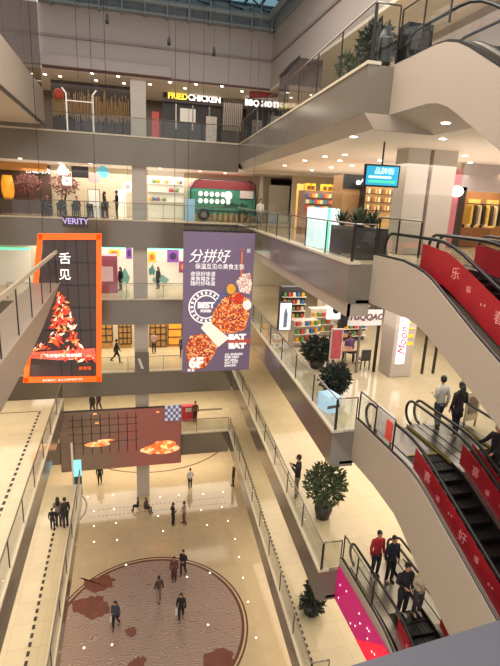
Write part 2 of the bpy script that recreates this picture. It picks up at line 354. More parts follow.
# ================================================================== ESCALATORS
XA, XB, XC, XD = 7.45, 8.9, 9.2, 10.65
def prof(y, y0, s):   # height relative to the upper floor, smooth bend at y0
    return 0.0 if y >= y0 else -(y0-y)*s if y < y0-.8 else -s*((y0-y)**2)/1.6 - (0 if y > y0-.8 else 0)
def hz(y, y0, s):
    d = y0-y
    if d <= 0: return 0.0
    if d < 1.2: return -s*d*d/2.4
    return -s*(d-.6)
def escalator(k, xl, xr, s, label, y0=10.9, ystart=12.9, ymin=2.0, panel=True, script='', sten=26):
    z = LV[k]; r = empty('escalator', (0, 0, z), 0, label, 'escalator')
    ys = [ystart-.0, 12.2, 11.5, y0, y0-.4, y0-.8, y0-1.2, y0-2.5, y0-5, ymin]
    ys = [y for y in ys if y <= ystart]
    def strip(name, x0, x1, dz0, dz1, m, par=r, yy=ys):
        mb = MB(); vs = []
        for y in yy:
            h = hz(y, y0, s)
            for x, dz in ((x0, dz0), (x1, dz0), (x1, dz1), (x0, dz1)): vs.append((x, y, h+dz))
        fs = [(0, 3, 2, 1)]
        for i in range(len(yy)-1):
            a = 4*i
            for j in range(4): fs.append((a+j, a+(j+1) % 4, a+4+(j+1) % 4, a+4+j))
        b = 4*(len(yy)-1); fs.append((b, b+1, b+2, b+3))
        return mb.add(vs, fs).build(name, m, par)
    strip('truss', xl+.05, xr-.05, -1.0, -.25, BEIGE)
    for side, x in ((0, xl), (1, xr)):
        c = x
        strip('deck', c-.13, c+.13, -.05, .1, STEEL)
        strip('skirt', c+(.13 if side == 0 else -.16), c+(.16 if side == 0 else -.13), -.2, .12, DSTEEL)
        if k == 4: strip('yellow_edge', c+(.13 if side == 0 else -.17), c+(.17 if side == 0 else -.13), .05, .11, YEL, r, [ystart, 12.2, 11.5, y0, y0-.4])
        strip('balustrade_glass', c-.01, c+.01, .1, .86, GLC)
        # handrail with looping newel
        pts = []; N = 10
        for i in range(N+1):
            a = -PI/2+PI*i/N
            pts.append((c, ystart+.02+.36*math.cos(a), .5+.38*math.sin(a)))
        for y in ys[1:]: pts.append((c, y, hz(y, y0, s)+.88))
        MB().tube(pts, .045, 8).build('handrail', BLACK, r, True)
        if panel:
            yy = [y0+(.25 if k == 5 else -.55), y0-.8, y0-1.2, y0-2.5, y0-5, ymin]
            pn = strip('side_panel', c-.025 if k != 5 or side else c-.16, c-.012 if k != 5 or side else c-.145, .16 if k != 5 or side else -.02, .76, RED, r, yy)
            # lettering on the panel
            ang = math.atan(s)
            for i in range(11):
                y = y0-1.2-i*.52; big = i % 3 == 0
                text('lettering', script[i % len(script)] if script and big else '福' if i % 3 == 1 else '* *', .3 if big else .16, PINKW, pn, (c-.03 if k != 5 or side else c-.165, y, hz(y, y0, s)+.45+(0 if big else random.uniform(-.12, .12))), (PI/2, 0, -PI/2), ext=.003)
    cp = MB().box(xl+.2, xr-.2, y0+.25, ystart, .0, .03).build('comb_plate', STEEL, r)
    if k == 4: MB().box(xl+.2, xr-.2, y0+.2, y0+.25, 0, .035).build('safety_strip', YEL, r)
    # steps
    sm = MB(); sm.box(xl+.18, xr-.18, -.40, 0, -.22, 0)
    g = 8
    for i in range(g):
        x = xl+.2+i*(xr-xl-.4)/g
        sm.box(x, x+.02, -.39, -.01, 0, .012)
    first = None
    for i in range(sten):
        y = y0+.22-.4*i
        if y-.4 < ymin: break
        if first is None: first = sm.build('step', STEPM, r); o = first
        else: o = first.copy(); COL.objects.link(o); o.parent = r
        o.location = (0, y, hz(y-.2, y0, s))
    return r
def truss_side(k, s, m, y0=10.9, ymin=2.0, th=(.38, -.85), name='trim_escalator_side', thick=1.5, yend=YC, sh=.5):
    z = LV[k]; ys = [yend, 12.2, 11.5, y0, y0-.4, y0-.8, y0-1.2, y0-2.5, y0-5, ymin]
    top = [(y, z+hz(y, y0, s)+(th[0] if not isinstance(th[0], tuple) else th[0][0]+(th[0][1]-th[0][0])*max(0, min(1, (y0+.6-y)/2.4)))) for y in ys]
    bot = [(y, z+hz(y, y0+sh, s)+th[1]-(thick-1.2)*max(0, min(1, (y0+.5-y)/2))) for y in ys]
    mb = MB().prism(top+bot[::-1], 'x', 6.95, 7.1)
    o = struct(name, mb, m)
    # underside
    vs = []
    for y, q in bot: vs += [(7.0, y, q), (11.0, y, q), (11.0, y, q+.1), (7.0, y, q+.1)]
    fs = []
    for i in range(len(bot)-1):
        for j in range(4): fs.append((4*i+j, 4*i+(j+1) % 4, 4*i+4+(j+1) % 4, 4*i+4+j))
    struct('trim_escalator_soffit', MB().add(vs, fs), BEIGE)
    # chrome lip along the top
    l = MB().tube([(7.02, y, q+.03) for y, q in top], .035, 6); struct('trim_escalator_lip', l, DSTEEL)
    return top
PINK = None
truss_side(6, .58, BEIGE, 11.2, 2.5, (.03, -1.2), thick=1.2, sh=.1)
truss_side(5, .43, BEIGE, 10.9, -1, ((.25, -.05), -1.15), thick=1.05, sh=.3)
truss_side(4, .40, BEIGE, 10.3, -1.5, (.38, -1.05))
truss_side(3, .42, BEIGE, 10.6, 0, (.38, -1.05))
escalator(6, XA, XB, .58, 'uppermost escalator at the top right corner with a black looping handrail', 11.2, panel=False, ymin=5)
escalator(5, XA, XB, .43, 'escalator with red printed side panels below the fashion shop, left lane', 10.9, script='乐购新春福', ymin=3.5)
escalator(5, XC, XD, .43, 'escalator with red side panels carrying a dark haired woman, right lane below the fashion shop', 10.9, script='福春新购乐', ymin=3.5)
escalator(4, XA, XB, .40, 'empty escalator with red side panels, left lane beside the standing couple', 10.95, script='喜乐美好年', ymin=2.5)
escalator(4, XC, XD, .40, 'escalator the couple is stepping onto, right lane with red side panels', 10.95, script='年好美乐喜', ymin=2.5)
escalator(3, XA, XB, .42, 'lower escalator carrying four riders, left lane with clear and red sides', 10.6, script='欢乐汇美食', ymin=4)
escalator(3, XC, XD, .42, 'lowest visible escalator lane right of the four riders with a red side panel', 10.6, script='食美汇乐欢', ymin=4)
# outer guard railings along the escalator landing
for k, lab in ((6, 'glass guard beside the uppermost escalator landing'), (5, 'glass guard at the landing left of the red escalator, second level from top'), (4, 'glass guard with a lit advert between gallery corner and escalator loop'), (3, 'glass guard at the landing above the pink light panel')):
    railing('glass_railing', (7.04, 10.9), (7.04, YC), LV[k]+.36, lab, h=.95, step=.9)
# pink light panel on the landing side
def led(name, hx, e): return mat(name, hx, .4, emit=e, var=.25, scale=1.2)
pk = empty('advertising_screen', (6.93, 11.5, LV[3]-.9), 0, 'long magenta light panel with white sparkles under the lower escalator landing', 'light panel')
MB().box(-.04, 0, -2.6, 1.5, -.35, 1.0).build('screen', led('magenta_screen', '#b0125e', .55), pk)
MB().prism([(-2.6, -.35), (-.2, -.35), (-1.2, .55), (-1.7, 1.0), (-2.6, 1.0)], 'x', -.05, -.041).build('red_picture', led('red_screen', '#e01838', .8), pk)
MB().prism([(-2.6, -.35), (-1.0, -.35), (-2.0, .3), (-2.6, .4)], 'x', -.06, -.051).build('cyan_picture', led('cyan_screen', '#4fc4d8', .9), pk)
sp = MB()
for i in range(16):
    y = random.uniform(-2.2, 1.3); q = random.uniform(-.2, .8); sp.box(-.065, -.06, y, y+.05, q, q+.05)
sp.build('sparkle', WSIGN, pk)

# ================================================================== PEOPLE
SKIN = mat('skin', '#c08a6c', .5, var=.05, scale=20); HAIR = mat('black_hair', '#14100f', .45, var=.3, scale=60)
SHOE = mat('dark_shoe', '#1d1a1a', .4); SHOEW = mat('white_shoe', '#cfcac4', .4)
def skin_mesh(verts, edges, radii):
    me = bpy.data.meshes.new('s'); me.from_pydata(verts, edges, []); o = bpy.data.objects.new('s', me); COL.objects.link(o)
    m = o.modifiers.new('s', 'SKIN'); m.use_smooth_shade = True
    sub = o.modifiers.new('u', 'SUBSURF'); sub.levels = 1; sub.render_levels = 1
    for i, r in enumerate(radii): me.skin_vertices[0].data[i].radius = (r, r)
    me.skin_vertices[0].data[0].use_root = True
    dg = bpy.context.evaluated_depsgraph_get(); dg.update()
    out = bpy.data.meshes.new_from_object(o.evaluated_get(dg)); bpy.data.objects.remove(o); return out
def person(loc, face, h=1.68, top='#222', legs='#222', walk=0.0, arms='down', hair='short', coat=None, shoes=SHOE, bag=None, label='', sit=False, group=None, skirt=None, lean=0.0):
    s = h/1.7
    r = empty('person', loc, face, label, 'person', group); r.scale = (s, s, s)
    dz = -.42 if sit else 0
    hip = .92+dz
    V = [(0, 0, hip), (0, 0, hip+.2), (0, .0, hip+.38), (0, -.01, hip+.52), (0, 0, hip+.59), (0, .01, hip+.66)]
    R = [.11, .105, .12, .07, .05, .05]
    E = [(0, 1), (1, 2), (2, 3), (3, 4), (4, 5)]
    legsP = []; armsP = []
    for sx in (-1, 1):
        a = walk*sx
        if sit: kn = (sx*.12, .42, .5); an = (sx*.12, .45, .09)
        else: kn = (sx*.1, .46*math.sin(a)+.02, hip-.43*math.cos(a)); an = (sx*.1, .46*math.sin(a)+.42*math.sin(a-abs(walk)*.6)-.02, max(.08, kn[2]-.41*math.cos(a-abs(walk)*.6)))
        if not sit and walk == 0: an = (sx*.1, -.02, .08)
        toe = (an[0]+sx*.02, an[1]+.15, max(.03, an[2]-.05))
        i = len(V); V += [(sx*.09, 0, hip-.04), kn, an, toe]; R += [.085, .058, .04, .035]; E += [(0, i), (i, i+1), (i+1, i+2), (i+2, i+3)]
        legsP.append([V[i], kn, an, toe])
        sh = (sx*.17, -.01, hip+.49)
        mode = arms if isinstance(arms, str) else arms[0 if sx < 0 else 1]
        if mode == 'down': el = (sx*.23, -.03-walk*sx*.25, hip+.21); wr = (sx*.24, .03-walk*sx*.4, hip-.03)
        elif mode == 'bent': el = (sx*.23, -.06, hip+.22); wr = (sx*.12, .2, hip+.22)
        elif mode == 'phone': el = (sx*.22, .05, hip+.24); wr = (sx*.08, .24, hip+.42)
        elif mode == 'out': el = (sx*.28, .12, hip+.26); wr = (sx*.30, .36, hip+.16)
        else: el = (sx*.26, .02, hip+.22); wr = (sx*.12, .1, hip+.12)
        d = (Vector(wr)-Vector(el)).normalized(); hd = tuple(Vector(wr)+d*.09)
        i = len(V); V += [sh, el, wr, hd]; R += [.055, .042, .028, .034]; E += [(3, i), (i, i+1), (i+1, i+2), (i+2, i+3)]
        armsP.append([sh, el, wr, hd, d, sx])
    me = skin_mesh(V, E, R)
    body = bpy.data.objects.new('body', me); COL.objects.link(body); body.parent = r; me.materials.append(SKIN)
    # fingers, head, nose, ears, eyes joined to the body mesh
    hb = MB(); hc = Vector((0, .02, hip+.76))
    for (sh, el, wr, hd, d, sx) in armsP:
        side = Vector((0, 1, 0)) if abs(d.y) < .8 else Vector((sx, 0, 0)); side = (side-d*side.dot(d)).normalized(); nrm = d.cross(side)
        for f, L in enumerate((.062, .075, .07, .052)):
            b = Vector(hd)+side*(.026-.017*f)-d*.005; hb.tube([b, b+d*L*.5, b+d*L*.9-nrm*sx*.02], [.0095, .0085, .007], 5)
        b = Vector(wr)+d*.04+side*.022; hb.tube([b, b+side*.03+d*.02, b+side*.035+d*.05], [.011, .010, .008], 5)
    hb.ball(hc, .082, 1.42, 1.15, 12, 9)
    hb.tube([hc+Vector((0, .085, .02)), hc+Vector((0, .108, -.015)), hc+Vector((0, .09, -.025))], [.008, .014, .012], 5)
    for sx in (-1, 1): hb.ball(hc+Vector((sx*.083, -.005, -.01)), .02, 1.5, .9, 6, 4)
    bm = bmesh.new(); bm.from_mesh(me)
    t = bpy.data.meshes.new('t'); t.from_pydata(hb.v, [], hb.f); bm.from_mesh(t); bm.to_mesh(me); bm.free()
    for p in me.polygons: p.use_smooth = True
    eye = MB()
    for sx in (-1, 1): eye.ball(hc+Vector((sx*.03, .083, .01)), .009, .7, .6, 6, 4)
    eye.build('eyes', SHOE, r)
    MB().box(-.022, .022, hc.y+.082, hc.y+.092, hc.z-.055, hc.z-.048).build('mouth', mat('lips', '#8a3f3a', .5), r)
    # hair
    hr = MB(); hr.ball(hc+Vector((0, -.018, .025)), .092, 1.32, 1.12, 12, 8)
    if hair == 'long': hr.loft([(0, -.05, hc.z+.03, .09, .06), (0, -.075, hc.z-.1, .1, .055), (0, -.09, hc.z-.24, .11, .05), (0, -.10, hc.z-.36, .07, .035)])
    if hair == 'bun': hr.ball(hc+Vector((0, -.1, .08)), .05)
    hr.build('hair', HAIR, r, True)
    # clothes
    tm = mat('cloth'+top, top, .8, var=.15, scale=25); lm = mat('cloth'+legs, legs, .8, var=.15, scale=25)
    c = MB(); z = hip
    hem = z-.06 if not coat else z-coat
    rings = [(0, 0, hem, .155 + (.04 if coat else 0), .115 + (.03 if coat else 0)), (0, 0, z+.05, .15, .11), (0, 0, z+.2, .14, .105), (0, 0, z+.36, .165, .12), (0, -.005, z+.47, .19, .11), (0, -.005, z+.53, .165, .1), (0, 0, z+.575, .1, .085), (0, 0, z+.61, .062, .062)]
    c.loft(rings, 16)
    for (sh, el, wr, hd, d, sx) in armsP:
        m_ = Vector(el)*.5+Vector(sh)*.5
        c.tube([Vector(sh)-Vector((sx*.05, 0, .0)), sh, m_, el, Vector(wr)*.55+Vector(el)*.45, Vector(wr)-d*.02], [.08, .082, .066, .056, .05, .042], 10)
    c.build('jacket' if coat else 'shirt', tm, r, True)
    t = MB()
    if skirt: t.loft([(0, 0, z-skirt, .2, .16), (0, 0, z-.1, .165, .125), (0, 0, z+.06, .135, .1)], 16)
    else:
        t.loft([(0, 0, z-.1, .14, .105), (0, 0, z, .155, .115), (0, 0, z+.08, .14, .105)], 14)
        for P in legsP: t.tube([Vector(P[0])+Vector((-.01 if P[0][0] > 0 else .01, 0, .05)), P[0], (Vector(P[0])+Vector(P[1]))/2, P[1], (Vector(P[1])+Vector(P[2]))/2, Vector(P[2])+Vector((0, 0, .02))], [.09, .1, .088, .07, .062, .055], 10)
    t.build('skirt' if skirt else 'trousers', lm, r, True)
    for P in legsP:
        a = Vector(P[2]); a0 = Vector((a.x, a.y, max(.05, a.z-.03)))
        MB().tube([a0+Vector((0, -.06, -.01)), a0+Vector((0, .04, 0)), a0+Vector((0, .14, -.015)), a0+Vector((0, .19, -.02))], [.038, .045, .038, .02], 8).build('shoe', shoes, r, True)
    if bag:
        p = Vector(armsP[1][3]); b = empty('handbag', (0, 0, 0), 0)
        COL.objects.unlink(b); bpy.data.objects.remove(b)
        q = MB().box(p.x-.05+.0, p.x+.06, p.y-.14, p.y+.14, p.z-.38, p.z-.1); q.tube([(p.x, p.y-.1, p.z-.1), (p.x, p.y-.03, p.z+.0), (p.x, p.y+.03, p.z+.0), (p.x, p.y+.1, p.z-.1)], .01, 5)
        q.build('carried_bag', mat('bag'+bag, bag, .6), r)
    return r
def at(u, v, z):      # floor point seen at a pixel of the photograph
    d = RM @ Vector((u-250, 333-v, -FPX)); t = (z-1.6)/d.z; return (d.x*t, d.y*t, z)
G = LV[1]
P = person
P(at(116, 628, G), PI*.9, 1.66, '#3b3f4c', '#16161a', .25, hair='long', bag='#d8d2c8', label='long haired woman in grey top with a white bag walking across the mosaic')
P(at(159, 601, G), PI*.1, 1.62, '#4a3a36', '#8a7466', .2, hair='short', label='person in a dark brown top and light trousers on the mosaic centre')
P(at(181, 620, G), PI*.95, 1.68, '#1a1719', '#1d1a1f', .2, hair='long', bag='#d5cfc8', label='woman all in black holding a white bag on the mosaic right half')
P(at(174, 581, G), PI, 1.65, '#5a3634', '#4a2e2e', .0, hair='long', coat=.55, label='person in a long maroon coat standing at the mosaic rim')
P(at(183, 575, G), PI*.8, 1.72, '#221c20', '#33282a', .15, arms='bent', label='person in dark clothes half behind the long maroon coat')
P(at(173, 525, G), -PI*.4, 1.7, '#17161a', '#1c1b20', 0, arms='bent', label='person in black standing left in the chatting pair on the ground floor')
P(at(184, 524, G), PI*.45, 1.74, '#8d7d70', '#5c4238', .1, arms='bent', label='person in a beige top and brown trousers right in the chatting pair')
P(at(190, 488, G), 0, 1.68, '#d2ccc6', '#1c1b22', .15, arms=('down', 'bent'), hair='short', label='person in a white shirt and black trousers walking below the screen corner')
P(at(100, 484, G), PI, 1.7, '#1c1a1c', '#18171a', .1, label='person in black standing under the left half of the wide screen')
P(at(233, 486, G), PI*.5, 1.66, '#201c1e', '#221d20', 0, hair='long', label='dark figure at the right rim of the ground floor by the walkway fascia')
P(at(138, 510, G), PI*.5, 1.3, '#2b2a30', '#202028', 0, sit=True, label='person in dark clothes sitting at the foot of the grey column, left one')
P(at(146, 512, G), -PI*.7, 1.5, '#4f4448', '#25242c', 0, sit=True, label='person in a mauve top sitting at the foot of the grey column, right one')
L2 = LV[2]; L3 = LV[3]; L4 = LV[4]
P(at(59, 526, L2), 0, 1.66, '#7d7470', '#3a3a48', 0, arms='phone', hair='long', label='woman in a grey top leaning at the end of the lower left walkway')
P(at(53, 529, L2), 0, 1.2, '#1e1b1d', '#25212a', 0, label='child in black at the left of the walkway group')
P(at(66, 527, L2), PI*.2, 1.7, '#2a2528', '#2b2730', 0, label='person in dark jacket at the right of the walkway group')
P((-2.9, 38.6, L2), PI*.9, 1.68, '#1d1a1c', '#24202a', .2, label='person in black behind the top left rim of the wide screen')
P((-2.45, 39.2, L2), PI*.8, 1.6, '#4a3030', '#24202a', .2, label='person in a dark red top beside another behind the wide screen rim')
P((5.1, 36.0, L2), PI, 1.66, '#7a4a30', '#2a2226', .1, label='person in a brown top beside the red promotion stand')
P(at(117, 363, L3), -PI*.55, 1.75, '#15141a', '#1a191e', .4, arms='down', label='man in black striding along the far gallery of lit wooden doors')
P(at(154, 353, L3), PI*.9, 1.68, '#a98a84', '#2a272c', .0, arms=('bent', 'down'), hair='long', label='person in a dusty pink top in front of the lit grid door')
P(at(182, 357, L3), PI*.9, 1.68, '#39484e', '#22262a', .0, label='person in a teal grey top beside the left rim of the purple banner')
P((-1.35, 35.6, 0), -PI*.5, 1.66, '#3c3640', '#1d1a20', 0, arms='bent', hair='long', label='woman in a dark dress facing a man on the upper far gallery', skirt=.4)
P((-.55, 35.6, 0), PI*.5, 1.76, '#17151a', '#17151a', 0, arms='bent', label='man in black facing a woman on the upper far gallery')
P((8.9, 33.2, 0), PI, 1.65, '#d6d2ca', '#8a8a8e', 0, hair='short', label='person in a white top behind the railing right of the painted bus')
P((2.35, 38.2, L4), PI*.7, 1.6, '#2d3436', '#2a2d30', 0, hair='long', label='person in dark clothes before the cut-out posters right of the column')
P((-.45, 37.6, L4), PI*.7, 1.62, '#26252a', '#2d5a50', 0, hair='long', label='dark haired person before the cut-out posters left of the column')
_m = at(289, 500, L3)
P((_m[0]+.35, _m[1]+.1, L3), PI*.35, 1.92, '#17171d', '#6d6152', 0, arms='phone', shoes=SHOEW, label='man in a dark jacket and khaki trousers using a phone at the railing')
P(at(436, 430, L4), .05, 1.76, '#c2c0b2', '#38404e', .12, arms=('bent', 'down'), shoes=SHOEW, label='man in a pale grey shirt about to step onto the escalator')
P(at(454, 435, L4), .05, 1.70, '#2b1a22', '#27202a', .1, arms=('down', 'bent'), hair='long', coat=.25, shoes=SHOEW, label='long haired woman in a dark plum coat beside the man in the pale shirt')
P(at(489, 482, L4-.35), PI*.5, 1.68, '#1c1518', '#1c181c', .1, arms=('out', 'out'), hair='long', label='long haired person in black reaching out at the right photo edge')
def rider(x, y, k, s, y0, **kw): return P((x, y, LV[k]+hz(y, y0, s)+.02), PI, **kw)
rider(8.0, 12.45, 3, .42, 10.6, h=1.66, top='#a51f28', legs='#2a2830', label='rider in a bright red top with black hair at the escalator top', hair='short')
rider(8.35, 12.1, 3, .42, 10.6, h=1.68, top='#1a1c2a', legs='#1c1c24', label='rider in navy beside the one in bright red')
rider(8.0, 10.75, 3, .42, 10.6, h=1.8, top='#15151a', legs='#1d1b22', arms=('down', 'bent'), shoes=SHOEW, label='tall rider in black, lower left of the pair riding down')
rider(8.5, 10.7, 3, .42, 10.6, h=1.68, top='#d0bc9c', legs='#4a4048', arms=('bent', 'bent'), shoes=SHOEW, label='rider in a cream top, lower right of the pair riding down', hair='short')
rider(10.0, 8.9, 5, .43, 10.9, h=1.66, top='#1c2a26', legs='#8c1f28', label='dark haired woman in a green black top riding between red panels', hair='long')
rider(9.7, 9.6, 5, .43, 10.9, h=1.7, top='#8a6f66', legs='#2a2528', label='person in a dusty rose top behind the green black rider', hair='long')
# ================================================================== FLOOR INLAYS
def on(u, v, y):        # point on the plane y = const seen at a pixel of the photograph
    d = RM @ Vector((u-250, 333-v, -FPX)); t = y/d.y; return (d.x*t, y, 1.6+d.z*t)
def ring(cx, cy, r0, r1, z0, z1, n=96):
    mb = MB()
    for i in range(n):
        a, b = 2*PI*i/n, 2*PI*(i+1)/n
        mb.prism([(cx+r0*math.cos(a), cy+r0*math.sin(a)), (cx+r1*math.cos(a), cy+r1*math.sin(a)), (cx+r1*math.cos(b), cy+r1*math.sin(b)), (cx+r0*math.cos(b), cy+r0*math.sin(b))], 'z', z0, z1)
    return mb
MCX, MCY, MR = .9, 22.0, 5.1
MOS = swirl('mosaic_swirl', '#88736a', '#a59287', '#7b635a', .22)
struct('floor_mosaic', MB().prism([(MCX+MR*math.cos(2*PI*i/96), MCY+MR*math.sin(2*PI*i/96)) for i in range(96)], 'z', G, G+.004), MOS)
BRN = mat('brown_marble', '#5d3f36', .25, var=.2, scale=3)
struct('trim_mosaic_ring', ring(MCX, MCY, MR-.16, MR, G, G+.008), BRN)
struct('trim_mosaic_ring', ring(MCX, MCY, MR+.1, MR+.2, G, G+.006), BRN)
struct('trim_floor_arc', ring(2.2, 45.2, 7.55, 7.67, G, G+.005), BRN)
struct('trim_floor_arc', ring(-6.3, 33.5, 3.0, 3.12, G, G+.005), BRN)
pm = MB()
for poly in ([(79, 577), (92, 580), (104, 575), (115, 578), (112, 587), (100, 592), (92, 594), (86, 586)],
             [(70, 602), (80, 600), (94, 596), (103, 597), (108, 604), (112, 612), (100, 618), (90, 619), (80, 614), (72, 611)],
             [(125, 630), (130, 627), (136, 628), (137, 634), (131, 637), (126, 635)], [(130, 662), (138, 656), (146, 657), (144, 672), (128, 674)],
             [(206, 655), (218, 648), (233, 650), (233, 664), (216, 676), (200, 672)]):
    pts = [at(u+random.uniform(-1, 1), v, G)[:2] for u, v in poly]
    fine = []
    for i in range(len(pts)):
        a, b = Vector(pts[i]), Vector(pts[(i+1) % len(pts)])
        for t in (0, .25, .5, .75): q = a.lerp(b, t); fine.append((q.x+random.uniform(-.09, .09), q.y+random.uniform(-.09, .09)))
    pm.prism(fine, 'z', G+.003, G+.009)
struct('floor_mosaic_patches', pm, mat('red_brown_marble', '#6e4238', .25, var=.25, scale=2))
# dashed floor lines
DASH = mat('dashed_tape', '#2a221c', .6)
def dashes(x0, y0, x1, y1, z, n, w=.12):
    mb = MB(); L = math.hypot(x1-x0, y1-y0)
    for i in range(n):
        t0 = i/n; t1 = (i+.55)/n; ax, ay = x0+(x1-x0)*t0, y0+(y1-y0)*t0; bx, by = x0+(x1-x0)*t1, y0+(y1-y0)*t1
        mb.prism([(ax-w/2, ay), (ax+w/2, ay), (bx+w/2, by), (bx-w/2, by)], 'z', z-.02, z-.012)
    struct('trim_dashed_line', mb, DASH)
dashes(-4.97, 8, -4.97, 28, L3, 46); dashes(-4.0, 8, -4.0, 26.5, L2, 44)
dashes(edge_x(14)+.5, 14, edge_x(33)+.5, 33, L2, 60, .07); dashes(edge_x(18)+.45, 18, edge_x(33)+.45, 33, L3, 60, .07)
tl = MB().box(-9, -4.9, 27.9, 27.97, L3-.02, L3-.012); struct('trim_floor_line', tl, BRN)
for yy in (32.2, 33.0):
    mb = MB()
    for i in range(34): mb.box(-3+i*.3, -2.84+i*.3, yy, yy+.06, G, G+.004)
    struct('trim_floor_dots', mb, BRN)
# in-floor lights
def disc(n, cx, cy, r): return [(cx+r*math.cos(2*PI*i/n), cy+r*math.sin(2*PI*i/n)) for i in range(n)]
fl = [(73, 514), (94, 511), (114, 509), (94, 526), (116, 523), (158, 516), (163, 531), (94, 542), (117, 540), (72, 531), (201, 510), (207, 525), (222, 507), (228, 521), (235, 539), (239, 557), (243, 578), (248, 602), (256, 638), (210, 573), (187, 577), (208, 625), (112, 645), (84, 648), (88, 497), (113, 495), (160, 497), (179, 495), (203, 494), (223, 492), (126, 565)]
f0 = empty('floor_light', (0, 0, 0), 0, 'small round light set into the marble floor of the ground level', 'floor light', 'round lights set in the ground floor')
MB().prism(disc(12, 0, 0, .085), 'z', 0, .006).build('rim', STEEL, f0); MB().prism(disc(12, 0, 0, .055), 'z', .004, .012).build('lens', mat('floor_lens', '#fff2d8', .3, emit=5, ecol='#ffe6b8', var=0), f0)
for i, (u, v) in enumerate(fl):
    o = f0 if i == 0 else copy_tree(f0); p = at(u, v, G); o.location = (p[0], p[1], G+.002 if (p[0]-MCX)**2+(p[1]-MCY)**2 > MR**2 else G+.005)
# downlights
d0 = None
def downlights(pts, z, label, group, r=.12):
    global d0
    for (u, v) in pts:
        if d0 is None:
            d0 = empty('downlight'); MB().prism(disc(12, 0, 0, .13), 'z', -.02, 0).build('rim', WHITE, d0); MB().prism(disc(12, 0, 0, .1), 'z', -.035, -.015).build('lens', mat('down_lens', '#fff4e4', .3, emit=14, ecol='#fff0dc', var=0), d0); o = d0
        else: o = copy_tree(d0)
        p = at(u, v, z); o.location = (p[0], p[1], z); o['label'] = label; o['category'] = 'ceiling light'; o['group'] = group
downlights([(45, 74), (60, 76), (92, 73), (118, 76), (96, 80), (124, 83), (170, 82), (196, 84), (222, 86), (185, 88), (242, 91), (150, 84)], 8.6, 'round downlight in the ceiling of the topmost far gallery', 'downlights of the topmost far ceiling')
downlights([(354, 136), (443, 138), (446, 122)], 3.6, 'bright round downlight in the big pale soffit at upper right', 'downlights of the big upper right soffit')
downlights([(305, 160), (325, 156), (340, 160), (352, 165), (331, 167), (312, 170), (380, 160), (345, 154), (405, 162), (470, 162), (490, 166), (465, 155), (285, 165)], 3.6, 'small downlight in the ceiling above the kiosks of the bus level', 'downlights above the right kiosks')
downlights([(20, 158), (60, 163), (90, 163), (110, 164), (160, 168), (200, 171), (225, 173)], 3.48, 'small downlight in the far ceiling above the painted bus level', 'downlights above the far bus level')
# ================================================================== FAR SHOPS
def board(name, u0, v0, u1, v1, y, m, label, cat, t=.06, frame=None, group=None, sink=0):
    a = on(u0, v1, y); b = on(u1, v0, y)
    r = empty(name, ((a[0]+b[0])/2, y, a[2]-sink), 0, label, cat, group)
    w = (b[0]-a[0])/2; h = b[2]-a[2]+sink
    MB().box(-w, w, 0, t, 0, h).build('panel', m, r)
    if frame: MB().box(-w-.04, w+.04, .02, t+.04, -.04, h+.04).build('frame', frame, r)
    return r, w, h
yb = 40.9
# top level, left restaurant with rods
r, w, h = board('restaurant_front', 53, 87, 130, 128, 36.4, CARD, 'dark restaurant front with gold rods and a white portal on the topmost level', 'shop front')
for i in range(72):
    x = -w+.1+i*(2*w-.2)/71; z = .4+random.uniform(.1, .5); MB().tube([(x, -.3, z), (x+random.uniform(-.02, .02), -.3, z+random.uniform(1.0, 1.7))], .022, 4).build('rod', mat('gold_rod', '#b89a72', .4, .3), r)
pf = MB(); pf.box(-w+.9, -w+.98, -.5, -.38, -.6, 2.1); pf.box(-w+2.5, -w+2.6, -.5, -.38, -.6, 2.1); pf.box(-w+.9, -w+2.6, -.5, -.38, 1.65, 1.7); pf.tube([(-w+2.55, -.44, 2.1), (-w+2.8, -.44, 2.4)], .05, 5); pf.tube([(-w+.94, -.44, 2.1), (-w+.7, -.44, 2.4)], .05, 5)
pf.build('portal', mat('portal_white', '#e6ddd4', .4, emit=.6), r)
MB().ball((-w+.5, -.5, 2.0), .3, 1.1).build('red_lantern', mat('lantern_red', '#a63a2a', .5, emit=.25), r, True)
r, w, h = board('fried_chicken_shop', 163, 96, 222, 128, 37.8, mat('shop_dark', '#2e2a2a', .5, var=.4, scale=1.5), 'dark shop front under a white FRIED CHICKEN sign', 'shop front')
MB().box(-w, w, -.25, -.05, h-.75, h+.05).build('sign_board', CARD, r)
text('lettering', 'FRIED', .54, mat('yellow_letters', '#ffd84a', .5, emit=1.6), r, (-w*.52, -.27, h-.35), bold=.02)
text('lettering', 'CHICKEN', .54, WSIGN, r, (w*.38, -.27, h-.35), bold=.02)
for x in (-w+.9, 0, w-.9): MB().box(x-.05, x+.05, -.1, 0, 0, h-.8).build('mullion', STEEL, r)
MB().box(-.9, .2, -.08, -.02, .5, 1.4).build('menu_screen', mat('menu', '#c9c2b4', .4, emit=.3), r)
board('promotion_banner', 152, 112, 159, 128, 37.0, mat('coral_banner', '#c0473f', .5, emit=.15), 'narrow coral roll-up banner left of the fried chicken shop', 'banner')
board('round_poster', 206, 117, 217, 130, 37.0, mat('poster_pinkwhite', '#cfc3bd', .5, var=.5, scale=4), 'white and red poster stand right of the fried chicken entrance', 'poster')
r, w, h = board('slatted_screen', 222, 101, 243, 130, 37.6, mat('slat_back', '#574c46', .5), 'screen of vertical slats between the two topmost restaurants', 'screen')
for i in range(10): x = -w+.1+i*(2*w-.2)/9; MB().box(x-.04, x+.04, -.12, 0, 0, h).build('slat', mat('slat_pale', '#a89a8c', .4), r)
r, w, h = board('hotpot_shop', 246, 103, 296, 130, 36.8, MC['shop_dark'], 'dark shop front under a white and yellow HOTPOT sign', 'shop front')
text('lettering', 'BBQ HOTPOT', .54, WSIGN, r, (-.3, -.1, h-.3), bold=.02); MB().box(w-.9, w-.1, -.1, -.02, h-.5, h-.15).build('yellow_strip', MC['yellow_letters'], r)
